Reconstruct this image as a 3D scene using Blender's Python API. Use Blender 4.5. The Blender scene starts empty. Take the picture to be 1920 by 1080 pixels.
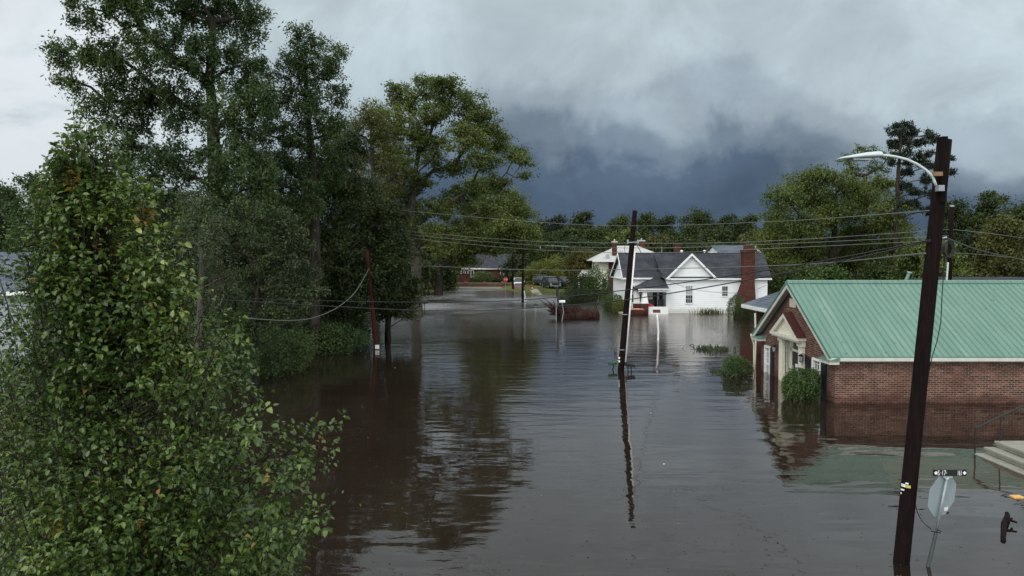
import bpy, math, random
import numpy as np
from mathutils import Vector

# ---------------------------------------------------------------- camera, world, sun, exposure
scene = bpy.context.scene
COL = scene.collection
F = 1493.0; CX = 960.0; CY = 540.0; CAMZ = 5.36
PITCH = math.atan((CY - 486.0) / F)
cd = bpy.data.cameras.new("camera"); cam = bpy.data.objects.new("camera", cd); COL.objects.link(cam)
cam.location = (0, 0, CAMZ)
cam.rotation_euler = (math.pi / 2 - PITCH, 0, 0)
cd.sensor_width = 36.0; cd.lens = 36.0 * F / 1920.0; cd.clip_start = 0.1; cd.clip_end = 4000
scene.camera = cam
scene.render.resolution_x = 1920; scene.render.resolution_y = 1080
scene.view_settings.view_transform = 'Standard'
try: scene.view_settings.look = 'None'
except Exception: pass
scene.view_settings.exposure = 0.13; scene.view_settings.gamma = 1.0

SUN_EL = math.radians(42); SUN_AZ = math.radians(215)      # azimuth clockwise from +Y: behind the camera, to the left
sd = bpy.data.lights.new("sun", 'SUN'); sd.energy = 0.95; sd.angle = math.radians(24); sd.color = (1.0, 0.96, 0.9)
so = bpy.data.objects.new("sun", sd); COL.objects.link(so)
sdir = Vector((math.sin(SUN_AZ) * math.cos(SUN_EL), math.cos(SUN_AZ) * math.cos(SUN_EL), math.sin(SUN_EL)))
so.rotation_euler = sdir.to_track_quat('Z', 'Y').to_euler()

def lin(r, g, b):
    f = lambda c: (c / 255.0 / 12.92) if c / 255.0 <= 0.04045 else ((c / 255.0 + 0.055) / 1.055) ** 2.4
    return (f(r), f(g), f(b), 1.0)

class NT:
    """small helper to wire node trees"""
    def __init__(s, tree): s.t = tree
    def n(s, typ, **kw):
        nd = s.t.nodes.new(typ)
        for k, v in kw.items(): setattr(nd, k, v)
        return nd
    def put(s, sock, v):
        if isinstance(v, bpy.types.NodeSocket): s.t.links.new(v, sock)
        elif v is not None: sock.default_value = v
    def math(s, op, a, b=None, c=None, clamp=False):
        nd = s.n('ShaderNodeMath', operation=op, use_clamp=clamp)
        s.put(nd.inputs[0], a)
        if b is not None: s.put(nd.inputs[1], b)
        if c is not None: s.put(nd.inputs[2], c)
        return nd.outputs[0]
    def mix(s, fac, a, b, blend='MIX'):
        nd = s.n('ShaderNodeMix', data_type='RGBA', blend_type=blend)
        s.put(nd.inputs[0], fac); s.put(nd.inputs[6], a); s.put(nd.inputs[7], b)
        return nd.outputs[2]
    def noise(s, vec, scale, detail=3, rough=0.5, dist=0.0):
        nd = s.n('ShaderNodeTexNoise'); s.put(nd.inputs['Vector'], vec)
        nd.inputs['Scale'].default_value = scale; nd.inputs['Detail'].default_value = detail
        nd.inputs['Roughness'].default_value = rough; nd.inputs['Distortion'].default_value = dist
        return nd.outputs['Fac']
    def ramp(s, fac, stops, interp='LINEAR'):
        nd = s.n('ShaderNodeValToRGB'); cr = nd.color_ramp; cr.interpolation = interp
        while len(cr.elements) < len(stops): cr.elements.new(0.5)
        for e, (p, c) in zip(cr.elements, stops):
            e.position = p; e.color = c if len(c) == 4 else (*c, 1)
        s.put(nd.inputs[0], fac); return nd.outputs[0]
    def mr(s, v, a, b, c=0.0, d=1.0, smooth=True):
        nd = s.n('ShaderNodeMapRange', interpolation_type='SMOOTHSTEP' if smooth else 'LINEAR')
        s.put(nd.inputs[0], v)
        for i, x in zip((1, 2, 3, 4), (a, b, c, d)): s.put(nd.inputs[i], x)
        return nd.outputs[0]
    def comb(s, x, y, z):
        nd = s.n('ShaderNodeCombineXYZ'); s.put(nd.inputs[0], x); s.put(nd.inputs[1], y); s.put(nd.inputs[2], z); return nd.outputs[0]
    def sep(s, v):
        nd = s.n('ShaderNodeSeparateXYZ'); s.put(nd.inputs[0], v); return nd.outputs
    def vscale(s, v, sc):
        nd = s.n('ShaderNodeMapping'); s.put(nd.inputs['Vector'], v); nd.inputs['Scale'].default_value = sc; return nd.outputs[0]
    def vadd(s, a, b):
        nd = s.n('ShaderNodeVectorMath', operation='ADD'); s.put(nd.inputs[0], a); s.put(nd.inputs[1], b); return nd.outputs[0]

world = bpy.data.worlds.new("World"); scene.world = world; world.use_nodes = True
wt = world.node_tree; wt.nodes.clear(); W = NT(wt)
def build_world():
    tc = W.n('ShaderNodeTexCoord'); d = tc.outputs['Generated']
    x, y, z = W.sep(d)
    az = W.math('ARCTAN2', x, y); el = W.math('ARCSINE', z)
    # slow warps that shape the storm front
    n1 = W.noise(W.vscale(d, (1, 1, 1.6)), 3.1, 5, 0.55, 0.4)
    n2 = W.noise(W.vadd(W.vscale(d, (1, 1, 1.25)), (3.1, 1.7, 0.4)), 7.5, 7, 0.60, 0.25)
    n3 = W.noise(W.vadd(W.vscale(d, (1.0, 1.0, 0.6)), (7.3, 2.1, 5.4)), 22.0, 6, 0.6, 0.3)
    e = W.math('MULTIPLY_ADD', W.math('SUBTRACT', n1, 0.5), 0.15, el)
    e = W.math('MULTIPLY_ADD', W.math('SUBTRACT', n2, 0.5), 0.16, e)
    e = W.math('MULTIPLY_ADD', W.math('SUBTRACT', n3, 0.5), 0.03, e)
    # the storm sits ahead and a little to the right; brighter to the left and behind
    left = W.mr(az, -0.02, -0.42, 0.0, 0.09)
    right = W.mr(az, 0.34, 0.62, 0.0, 0.10)
    low = W.mr(el, 0.0, 0.16, 1.0, 0.0); right = W.math('MULTIPLY', right, W.math('SUBTRACT', 1.0, W.math('MULTIPLY', low, 0.7)))
    back = W.mr(y, 0.75, -0.2, 0.0, 0.30)
    e = W.math('ADD', e, left); e = W.math('ADD', e, right); e = W.math('ADD', e, back)
    col = W.ramp(e, [(0.0, lin(84, 103, 124)), (0.055, lin(70, 88, 111)), (0.108, lin(80, 98, 120)), (0.146, lin(116, 132, 148)), (0.195, lin(158, 173, 184)),
                     (0.25, lin(184, 199, 207)), (0.36, lin(194, 208, 214)), (0.52, lin(206, 217, 222)), (1.0, lin(222, 227, 230))], 'EASE')
    # soft billows on top
    n4 = W.noise(W.vadd(W.vscale(d, (1, 1, 1.25)), (1.3, 9.1, 2.2)), 5.0, 8, 0.58, 0.5)
    bill = W.mr(n4, 0.35, 0.68, 0.80, 1.10)
    col = W.mix(1.0, col, W.comb(bill, bill, bill), 'MULTIPLY')
    n5 = W.noise(W.vadd(W.vscale(d, (1, 1, 1.5)), (4.4, 0.2, 7.7)), 4.2, 7, 0.55, 0.6)
    puff = W.math('MULTIPLY', W.mr(n5, 0.47, 0.60), W.mr(az, -0.30, -0.48))
    col = W.mix(W.math('MULTIPLY', puff, 0.8), col, lin(226, 232, 236))
    # thin cloud overhead and behind lets much more daylight through
    glow = W.math('MAXIMUM', W.mr(y, 0.55, -0.5, 1.0, 2.2), W.mr(z, 0.35, 0.8, 1.0, 1.6))
    col = W.mix(1.0, col, W.comb(glow, glow, glow), 'MULTIPLY')
    sky = W.n('ShaderNodeTexSky', sky_type='NISHITA'); sky.sun_disc = False
    sky.sun_elevation = SUN_EL; sky.sun_rotation = SUN_AZ; sky.dust_density = 3.0
    ten = W.mix(1.0, col, (10, 10, 10, 1), 'MULTIPLY')
    fin = W.mix(0.96, sky.outputs[0], ten)
    bg = W.n('ShaderNodeBackground'); W.put(bg.inputs[0], fin); bg.inputs[1].default_value = 0.1
    out = W.n('ShaderNodeOutputWorld'); wt.links.new(bg.outputs[0], out.inputs[0])
build_world()

# ---------------------------------------------------------------- projection helpers
CP, SP = math.cos(PITCH), math.sin(PITCH)
def ray(px, py):
    u = (px - CX) / F; v = (CY - py) / F
    return (u, CP + v * SP, -SP + v * CP)
def P(px, py, Y):
    r = ray(px, py); t = Y / r[1]
    return (r[0] * t, Y, CAMZ + r[2] * t)
def G(px, py, z=0.0):
    r = ray(px, py); t = (z - CAMZ) / r[2]
    return (r[0] * t, r[1] * t, z)

# ---------------------------------------------------------------- object helpers
ORG = {}
def tag(o, label=None, cat=None, group=None, kind=None):
    if label: o['label'] = label
    if cat: o['category'] = cat
    if group: o['group'] = group
    if kind: o['kind'] = kind
    return o
def thing(name, label, cat, loc=(0, 0, 0), group=None):
    o = bpy.data.objects.new(name, None); COL.objects.link(o); o.location = loc
    o.empty_display_size = 0.3; ORG[o.name] = Vector(loc)
    return tag(o, label, cat, group)
def children(o): return [c for c in bpy.data.objects if c.parent == o]
def copy_tree(o, parent=None):
    c = o.copy(); COL.objects.link(c)
    if parent is not None: c.parent = parent
    for ch in children(o): copy_tree(ch, c)
    return c
def link(name, me, mat, parent=None, smooth=False, label=None):
    o = bpy.data.objects.new(name, me); COL.objects.link(o)
    if mat is not None: me.materials.append(mat)
    if smooth: me.polygons.foreach_set('use_smooth', np.ones(len(me.polygons), dtype=bool))
    if parent is not None: o.parent = parent; ORG[o.name] = ORG[parent.name]
    else: ORG[o.name] = Vector((0, 0, 0))
    if label: o['label'] = label
    return o
def npmesh(name, V, Fc, off=(0, 0, 0)):
    """V (n,3); Fc list of (m,k) index arrays"""
    V = np.asarray(V, dtype=np.float32) - np.asarray(off, dtype=np.float32)
    me = bpy.data.meshes.new(name); me.vertices.add(len(V)); me.vertices.foreach_set('co', V.ravel())
    Fc = [np.asarray(f, dtype=np.int32) for f in Fc if len(f)]
    tot = np.concatenate([np.full(len(f), f.shape[1], dtype=np.int32) for f in Fc])
    idx = np.concatenate([f.ravel() for f in Fc])
    me.loops.add(len(idx)); me.loops.foreach_set('vertex_index', idx)
    me.polygons.add(len(tot)); st = np.zeros(len(tot), dtype=np.int32); st[1:] = np.cumsum(tot)[:-1]
    me.polygons.foreach_set('loop_start', st); me.polygons.foreach_set('loop_total', tot)
    me.update(calc_edges=True); return me

class MB:
    def __init__(s): s.v = []; s.f = []
    def add(s, vs, fs):
        b = len(s.v); s.v += [tuple(v) for v in vs]; s.f += [tuple(b + i for i in f) for f in fs]; return s
    def box(s, x0, x1, y0, y1, z0, z1):
        if x0 > x1: x0, x1 = x1, x0
        if y0 > y1: y0, y1 = y1, y0
        if z0 > z1: z0, z1 = z1, z0
        return s.add([(x0,y0,z0),(x1,y0,z0),(x1,y1,z0),(x0,y1,z0),(x0,y0,z1),(x1,y0,z1),(x1,y1,z1),(x0,y1,z1)],
                     [(0,3,2,1),(4,5,6,7),(0,1,5,4),(1,2,6,5),(2,3,7,6),(3,0,4,7)])
    def prism(s, pts, axis, a, b):
        """pts 2-D outline in the two other axes (order xyz without axis), extruded a..b"""
        n = len(pts)
        def mk(p, t): 
            l = list(p); l.insert(axis, t); return tuple(l)
        s.add([mk(p, a) for p in pts] + [mk(p, b) for p in pts],
              [tuple(range(n))[::-1], tuple(range(n, 2 * n))] + [(i, (i + 1) % n, n + (i + 1) % n, n + i) for i in range(n)])
        return s
    def slab(s, quad, th):
        """a sloped sheet with thickness th going down"""
        q = [tuple(p) for p in quad]; n = len(q)
        lo = [(p[0], p[1], p[2] - th) for p in q]
        return s.add(q + lo, [tuple(range(n)), tuple(range(n, 2 * n))[::-1]] + [((i + 1) % n, i, n + i, n + (i + 1) % n) for i in range(n)])
    def tube(s, pts, r, k=8, cap=True):
        pts = [Vector(p) for p in pts]; n = len(pts)
        rs = r if isinstance(r, (list, tuple)) else [r] * n
        prev = None; b = len(s.v)
        for i, p in enumerate(pts):
            t = (pts[min(i + 1, n - 1)] - pts[max(i - 1, 0)]).normalized()
            if prev is None:
                a = Vector((1, 0, 0)) if abs(t.x) < 0.8 else Vector((0, 1, 0)); u = (a - t * a.dot(t)).normalized()
            else: u = (prev - t * prev.dot(t)).normalized()
            prev = u; w = t.cross(u)
            for j in range(k):
                an = 2 * math.pi * j / k
                s.v.append(tuple(p + (u * math.cos(an) + w * math.sin(an)) * rs[i]))
        for i in range(n - 1):
            for j in range(k):
                s.f.append((b + i * k + j, b + i * k + (j + 1) % k, b + (i + 1) * k + (j + 1) % k, b + (i + 1) * k + j))
        if cap:
            s.f.append(tuple(b + j for j in range(k))[::-1]); s.f.append(tuple(b + (n - 1) * k + j for j in range(k)))
        return s
    def build(s, name, mat, parent=None, smooth=False, label=None, bevel=0):
        off = ORG[parent.name] if parent is not None else Vector((0, 0, 0))
        me = bpy.data.meshes.new(name)
        me.from_pydata([(v[0] - off[0], v[1] - off[1], v[2] - off[2]) for v in s.v], [], s.f); me.update()
        o = link(name, me, mat, parent, smooth, label)
        if bevel:
            m = o.modifiers.new('bevel', 'BEVEL'); m.width = bevel; m.segments = 2; m.limit_method = 'ANGLE'
        return o

# ---------------------------------------------------------------- materials
def new_mat(name):
    m = bpy.data.materials.new(name); m.use_nodes = True; m.node_tree.nodes.clear()
    N = NT(m.node_tree); out = N.n('ShaderNodeOutputMaterial'); return m, N, out
def pbr(N, out, col, rough=0.6, spec=0.5, metal=0.0, bump=None, bs=0.3, bd=0.02):
    b = N.n('ShaderNodeBsdfPrincipled'); N.put(b.inputs['Base Color'], col); N.put(b.inputs['Roughness'], rough)
    b.inputs['Specular IOR Level'].default_value = spec; N.put(b.inputs['Metallic'], metal)
    if bump is not None:
        bn = N.n('ShaderNodeBump'); bn.inputs['Strength'].default_value = bs; bn.inputs['Distance'].default_value = bd
        N.put(bn.inputs['Height'], bump); N.t.links.new(bn.outputs[0], b.inputs['Normal'])
    N.t.links.new(b.outputs[0], out.inputs[0]); return b
def coords(N): return N.n('ShaderNodeTexCoord').outputs['Object']
def C(r, g, b): return (r, g, b, 1)

def worn(name, col, rough=0.6, var=0.25, scale=6.0, spec=0.4, metal=0.0, bump=0.15, dirt=None):
    """painted / weathered surface with mottling"""
    m, N, out = new_mat(name); c = coords(N)
    n1 = N.noise(c, scale, 5, 0.6); n2 = N.noise(c, scale * 7, 3, 0.6)
    f = N.math('MULTIPLY_ADD', n1, 0.7, N.math('MULTIPLY', n2, 0.3))
    k = N.mr(f, 0.3, 0.7, 1 - var, 1 + var * 0.5)
    cc = N.mix(1.0, C(*col), N.comb(k, k, k), 'MULTIPLY')
    if dirt: cc = N.mix(N.mr(n1, 0.55, 0.72, 0.0, 0.6), cc, C(*dirt))
    pbr(N, out, cc, rough, spec, metal, n2, bump, 0.01); return m

def brick_mat(name, c1, c2, mortar, dark=0.0):
    m, N, out = new_mat(name); c = coords(N); x, y, z = N.sep(c)
    uv = N.comb(N.math('ADD', x, y), z, 0.0)
    bt = N.n('ShaderNodeTexBrick'); N.put(bt.inputs['Vector'], uv); bt.offset = 0.5
    bt.inputs['Scale'].default_value = 1.0; bt.inputs['Brick Width'].default_value = 0.215; bt.inputs['Row Height'].default_value = 0.073
    bt.inputs['Mortar Size'].default_value = 0.0075; bt.inputs['Mortar Smooth'].default_value = 0.15; bt.inputs['Bias'].default_value = -0.1
    bt.inputs['Color1'].default_value = C(*c1); bt.inputs['Color2'].default_value = C(*c2); bt.inputs['Mortar'].default_value = C(*mortar)
    # one random value per brick
    row = N.math('FLOOR', N.math('DIVIDE', z, 0.073)); odd = N.math('MULTIPLY', N.math('MODULO', N.math('ABSOLUTE', row), 2.0), 0.5)
    colm = N.math('FLOOR', N.math('ADD', N.math('DIVIDE', N.math('ADD', x, y), 0.215), odd))
    wn = N.n('ShaderNodeTexWhiteNoise', noise_dimensions='2D'); N.put(wn.inputs['Vector'], N.comb(row, colm, 0))
    r = N.mr(wn.outputs['Value'], 0, 1, 0.45, 1.5, False)
    ismort = bt.outputs['Fac']
    kk = N.math('ADD', N.math('MULTIPLY', ismort, 1.0), N.math('MULTIPLY', N.math('SUBTRACT', 1.0, ismort), r))
    cc = N.mix(1.0, bt.outputs['Color'], N.comb(kk, kk, kk), 'MULTIPLY')
    big = N.noise(c, 0.7, 5, 0.65); cc = N.mix(N.mr(big, 0.42, 0.68, 0.0, 0.45), cc, C(c1[0] * .55, c1[1] * .5, c1[2] * .5))
    fl = N.noise(c, 5.0, 4, 0.7); cc = N.mix(N.mr(fl, 0.62, 0.74, 0.0, 0.4), cc, C(*[min(1, v * 1.15) for v in mortar]))
    # wet band just above the flood
    gp = N.n('ShaderNodeNewGeometry').outputs['Position']; gz = N.sep(gp)[2]
    wob = N.noise(c, 1.5, 4, 0.6)
    wet = N.mr(N.math('MULTIPLY_ADD', wob, -0.55, gz), 0.12, -0.16)
    cc = N.mix(N.math('MULTIPLY', wet, 0.6), cc, C(c1[0] * .35, c1[1] * .35, c1[2] * .35))
    h = N.math('MULTIPLY_ADD', fl, 0.3, N.math('SUBTRACT', 1.0, ismort))
    pbr(N, out, cc, 0.92, 0.1, 0.0, h, 0.5, 0.008); return m

def siding_mat(name, col, pitch=0.20, dirt=(0.45, 0.44, 0.40)):
    m, N, out = new_mat(name); c = coords(N); x, y, z = N.sep(c)
    t = N.math('FRACT', N.math('DIVIDE', z, pitch))
    line = N.mr(t, 0.86, 1.0, 0.0, 1.0)
    n1 = N.noise(N.vscale(c, (0.6, 0.6, 2.0)), 1.6, 5, 0.65)
    cc = N.mix(N.mr(n1, 0.5, 0.75, 0.0, 0.35), C(*col), C(*dirt))
    cc = N.mix(N.math('MULTIPLY', line, 0.6), cc, C(*[v * 0.5 for v in col]))
    gz = N.sep(N.n('ShaderNodeNewGeometry').outputs['Position'])[2]; tide = N.mr(N.math('MULTIPLY_ADD', N.noise(c, 1.3, 5, 0.7), -0.8, gz), 0.35, -0.35)
    cc = N.mix(N.math('MULTIPLY', tide, 0.55), cc, C(0.36, 0.33, 0.25))
    pbr(N, out, cc, 0.55, 0.35, 0.0, N.math('SUBTRACT', 1.0, t), 0.7, 0.02); return m

def shingle_mat(name, c1, c2, ux=None):
    m, N, out = new_mat(name); c = coords(N); x, y, z = N.sep(c)
    uv = N.comb(N.math('ADD', x, N.math('MULTIPLY', y, 0.35)), N.math('MULTIPLY', z, 1.8), 0.0)
    bt = N.n('ShaderNodeTexBrick'); N.put(bt.inputs['Vector'], uv); bt.offset = 0.5
    bt.inputs['Scale'].default_value = 1.0; bt.inputs['Brick Width'].default_value = 0.32; bt.inputs['Row Height'].default_value = 0.16
    bt.inputs['Mortar Size'].default_value = 0.012; bt.inputs['Bias'].default_value = 0.0
    bt.inputs['Color1'].default_value = C(*c1); bt.inputs['Color2'].default_value = C(*c2)
    bt.inputs['Mortar'].default_value = C(*[v * 0.45 for v in c1])
    n = N.noise(c, 0.8, 5, 0.6); k = N.mr(n, 0.3, 0.7, 0.75, 1.25)
    cc = N.mix(1.0, bt.outputs['Color'], N.comb(k, k, k), 'MULTIPLY')
    pbr(N, out, cc, 0.95, 0.08, 0.0, N.noise(c, 40, 2), 0.2, 0.01); return m

def green_roof_mat():
    m, N, out = new_mat("green_metal_roof"); c = coords(N)
    n1 = N.noise(N.vscale(c, (1, 0.35, 0.35)), 1.3, 5, 0.6); n2 = N.noise(c, 14, 4, 0.7)
    cc = N.mix(N.mr(n1, 0.35, 0.7), C(0.100, 0.195, 0.148), C(0.128, 0.228, 0.178))
    cc = N.mix(N.mr(n2, 0.62, 0.75, 0.0, 0.35), cc, C(0.09, 0.19, 0.14))
    x, y, z = N.sep(c)
    t = N.math('FRACT', N.math('DIVIDE', x, 0.25)); d = N.math('ABSOLUTE', N.math('SUBTRACT', t, 0.5))
    grime = N.math('MULTIPLY', N.mr(d, 0.05, 0.10, 1.0, 0.0), N.mr(N.noise(c, 2.2, 3), 0.3, 0.7, 0.35, 0.75))
    streak = N.noise(N.vscale(c, (2.4, 0.12, 0.12)), 2.0, 4, 0.6); cc = N.mix(N.mr(streak, 0.5, 0.72, 0.0, 0.4), cc, C(0.20, 0.27, 0.23))
    spot = N.noise(c, 3.1, 2, 0.5); cc = N.mix(N.mr(spot, 0.70, 0.74, 0.0, 0.6), cc, C(0.05, 0.09, 0.06))
    cc = N.mix(grime, cc, C(0.035, 0.10, 0.07))
    pbr(N, out, cc, N.mr(n1, 0.3, 0.7, 0.42, 0.6), 0.4, 0.0, n2, 0.06, 0.01); return m

def leaf_mat(name, stops, trans=0.28, rough=0.5, nscale=0.35, spec=0.35, wave=0.55):
    """leaf colours: per-leaf random value plus slow patches over the crown"""
    m, N, out = new_mat(name)
    g = N.n('ShaderNodeNewGeometry'); r = g.outputs['Random Per Island']
    nz = N.noise(g.outputs['Position'], nscale, 3, 0.6)
    f = N.math('ADD', N.math('MULTIPLY', r, 1 - wave), N.math('MULTIPLY', N.mr(nz, 0.3, 0.7), wave))
    col = N.ramp(f, stops)
    b = N.n('ShaderNodeBsdfPrincipled'); N.put(b.inputs['Base Color'], col); b.inputs['Roughness'].default_value = rough
    b.inputs['Specular IOR Level'].default_value = spec
    tr = N.n('ShaderNodeBsdfTranslucent'); N.put(tr.inputs[0], N.mix(1.0, col, C(1.1, 1.25, 0.6), 'MULTIPLY'))
    mx = N.n('ShaderNodeMixShader'); mx.inputs[0].default_value = trans
    N.t.links.new(b.outputs[0], mx.inputs[1]); N.t.links.new(tr.outputs[0], mx.inputs[2]); N.t.links.new(mx.outputs[0], out.inputs[0])
    return m
def bark_mat(name, c1, c2):
    m, N, out = new_mat(name); c = coords(N)
    n = N.noise(N.vscale(c, (1, 1, 0.18)), 9, 6, 0.65); n2 = N.noise(c, 1.3, 3)
    cc = N.mix(N.mr(n, 0.35, 0.65), C(*c1), C(*c2)); cc = N.mix(N.mr(n2, 0.5, 0.7, 0, 0.35), cc, C(0.05, 0.06, 0.035))
    pbr(N, out, cc, 0.95, 0.08, 0.0, n, 0.8, 0.03); return m
def wood_pole_mat(name, c1, c2):
    m, N, out = new_mat(name); c = coords(N)
    n = N.noise(N.vscale(c, (1, 1, 0.04)), 38, 4, 0.6); n2 = N.noise(N.vscale(c, (1, 1, 0.3)), 2.5, 4)
    cc = N.mix(N.mr(n, 0.35, 0.68), C(*c1), C(*c2)); cc = N.mix(N.mr(n2, 0.52, 0.7, 0, 0.5), cc, C(*[v * 0.55 for v in c1]))
    pbr(N, out, cc, 0.9, 0.08, 0.0, n, 0.6, 0.01); return m
def glass_mat(name, col=(0.03, 0.04, 0.045)):
    m, N, out = new_mat(name); pbr(N, out, C(*col), 0.06, 0.6); return m

M = {}
M['brick'] = brick_mat('red_brown_brick', (0.150, 0.066, 0.048), (0.060, 0.028, 0.023), (0.30, 0.245, 0.19))
M['brick_dark'] = brick_mat('dark_red_brick', (0.085, 0.030, 0.022), (0.055, 0.021, 0.017), (0.08, 0.045, 0.035))
M['brick_red'] = brick_mat('bright_red_brick', (0.092, 0.030, 0.022), (0.060, 0.021, 0.017), (0.10, 0.058, 0.046))
M['siding'] = siding_mat('white_clapboard', (0.80, 0.81, 0.80))
M['cream'] = worn('cream_render', (0.72, 0.68, 0.52), 0.7, 0.12, 2.0)
M['white'] = worn('white_trim_paint', (0.78, 0.78, 0.75), 0.5, 0.10, 5.0)
M['offwhite'] = worn('cream_trim_paint', (0.66, 0.64, 0.52), 0.5, 0.15, 4.0, dirt=(0.42, 0.40, 0.30))
M['fascia'] = worn('fascia_paint', (0.55, 0.54, 0.48), 0.5, 0.15, 3.0)
M['shingle'] = shingle_mat('charcoal_shingles', (0.042, 0.045, 0.052), (0.062, 0.066, 0.075))
M['shingle_blue'] = shingle_mat('blue_grey_shingles', (0.10, 0.12, 0.15), (0.13, 0.15, 0.18))
M['shingle_light'] = worn('pale_grey_roofing', (0.46, 0.45, 0.43), 0.7, 0.15, 1.2)
M['green_roof'] = green_roof_mat()
M['maroon'] = worn('maroon_metal_roof', (0.060, 0.018, 0.016), 0.5, 0.2, 4.0)
M['glass'] = glass_mat('window_glass'); M['glass_pale'] = glass_mat('curtained_glass', (0.34, 0.37, 0.38))
M['black'] = worn('black_paint', (0.012, 0.013, 0.016), 0.45, 0.2, 6.0)
M['pole'] = wood_pole_mat('dark_creosote_wood', (0.007, 0.0045, 0.0045), (0.015, 0.0075, 0.007))
M['pole_red'] = wood_pole_mat('reddish_pole_wood', (0.036, 0.010, 0.009), (0.060, 0.016, 0.013))
M['galv'] = worn('galvanised_steel', (0.30, 0.33, 0.34), 0.45, 0.2, 12.0, 0.5, 0.35)
M['pale_metal'] = worn('pale_lamp_metal', (0.52, 0.58, 0.56), 0.4, 0.12, 9.0, 0.5, 0.1)
M['concrete'] = worn('weathered_concrete', (0.25, 0.245, 0.20), 0.85, 0.3, 3.0, bump=0.4, dirt=(0.17, 0.17, 0.12))
M['conc_dark'] = worn('tan_concrete', (0.33, 0.29, 0.23), 0.85, 0.25, 3.0)  # plain tan concrete for the lawn path, porch floor and wall coping
M['wire'] = worn('black_cable', (0.012, 0.012, 0.013), 0.5, 0.1)
M['wire_pale'] = worn('bare_aluminium_wire', (0.15, 0.165, 0.145), 0.5, 0.1, 4.0, 0.4, 0.2)
M['bark'] = bark_mat('grey_brown_bark', (0.018, 0.014, 0.010), (0.045, 0.038, 0.030))
M['bark_pale'] = bark_mat('pale_grey_bark', (0.040, 0.036, 0.028), (0.105, 0.095, 0.075))
M['bark_red'] = bark_mat('wet_red_brown_bark', (0.018, 0.009, 0.008), (0.060, 0.024, 0.021))
M['sign_black'] = worn('black_sign_sheet', (0.010, 0.010, 0.011), 0.4, 0.1)
M['sign_white'] = worn('white_sign_lettering', (0.80, 0.80, 0.78), 0.5, 0.06)
M['sign_back'] = worn('dull_aluminium_sheet', (0.30, 0.36, 0.37), 0.5, 0.12, 5.0, 0.5, 0.15, dirt=(0.20, 0.25, 0.25))
M['sign_red'] = worn('red_sign_sheet', (0.50, 0.03, 0.035), 0.45, 0.1)
M['yellow'] = worn('yellow_tag', (0.62, 0.52, 0.10), 0.5, 0.1)
M['orange'] = worn('orange_scrap', (0.65, 0.36, 0.10), 0.6, 0.1)
M['green_box'] = worn('green_mailbox_paint', (0.02, 0.085, 0.045), 0.5, 0.2, 10)
M['rust'] = worn('rust_brown_paint', (0.13, 0.042, 0.032), 0.7, 0.2, 8)
M['tyre'] = worn('tyre_rubber', (0.012, 0.012, 0.012), 0.8, 0.1)
M['car_white'] = worn('white_car_paint', (0.66, 0.68, 0.68), 0.25, 0.05, 2, 0.6)
M['car_black'] = worn('black_car_paint', (0.008, 0.009, 0.011), 0.35, 0.1, 2, 0.35)
M['car_grey'] = worn('dark_grey_car_paint', (0.02, 0.022, 0.027), 0.35, 0.1, 2, 0.35)
M['car_red'] = worn('red_car_paint', (0.22, 0.012, 0.015), 0.25, 0.1, 2, 0.6)
M['lamp_glass'] = worn('headlamp_lens', (0.6, 0.62, 0.62), 0.15, 0.05)
M['hydrant'] = worn('red_hydrant_paint', (0.42, 0.03, 0.02), 0.45, 0.15, 12)

M['leaf_near'] = leaf_mat('pear_leaves', [(0.0, C(0.031, 0.058, 0.014)), (0.4, C(0.061, 0.103, 0.022)), (0.75, C(0.111, 0.164, 0.034)), (0.93, C(0.209, 0.260, 0.060)), (1.0, C(0.334, 0.366, 0.120))], 0.25, 0.34, 0.8, 0.5, 0.3)  # palest stops paint highlights onto random leaves
M['leaf_yellow'] = leaf_mat('yellowed_pear_leaves', [(0.0, C(0.12, 0.11, 0.025)), (0.6, C(0.26, 0.19, 0.045)), (1.0, C(0.24, 0.10, 0.035))], 0.3, 0.45, 2.0)
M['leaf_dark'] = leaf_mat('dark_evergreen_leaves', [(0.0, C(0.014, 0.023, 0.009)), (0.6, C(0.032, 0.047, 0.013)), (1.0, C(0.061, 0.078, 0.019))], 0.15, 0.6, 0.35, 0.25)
M['leaf_willow'] = leaf_mat('willow_oak_leaves', [(0.0, C(0.023, 0.044, 0.014)), (0.5, C(0.044, 0.074, 0.022)), (0.85, C(0.077, 0.113, 0.028)), (1.0, C(0.110, 0.138, 0.035))], 0.22, 0.55, 0.3, 0.3)
M['leaf_oak'] = leaf_mat('oak_leaves', [(0.0, C(0.047, 0.066, 0.016)), (0.5, C(0.086, 0.114, 0.025)), (0.85, C(0.131, 0.154, 0.035)), (1.0, C(0.194, 0.194, 0.048))], 0.25, 0.6, 0.22, 0.3)
M['leaf_olive'] = leaf_mat('olive_leaves', [(0.0, C(0.044, 0.048, 0.014)), (0.5, C(0.082, 0.086, 0.022)), (1.0, C(0.137, 0.121, 0.035))], 0.25, 0.6, 0.3, 0.3)
M['leaf_bright'] = leaf_mat('yellow_green_leaves', [(0.0, C(0.055, 0.075, 0.015)), (0.5, C(0.11, 0.13, 0.025)), (1.0, C(0.18, 0.16, 0.035))], 0.3, 0.6, 0.5, 0.3)
M['leaf_grey'] = leaf_mat('grey_green_leaves', [(0.0, C(0.018, 0.030, 0.013)), (0.5, C(0.038, 0.056, 0.020)), (0.9, C(0.085, 0.115, 0.038)), (1.0, C(0.15, 0.18, 0.07))], 0.25, 0.45, 0.7, 0.4, 0.4)
M['leaf_shrub'] = leaf_mat('shrub_leaves', [(0.0, C(0.026, 0.052, 0.013)), (0.5, C(0.049, 0.091, 0.020)), (1.0, C(0.099, 0.150, 0.033))], 0.25, 0.45, 1.6, 0.35)
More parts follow.
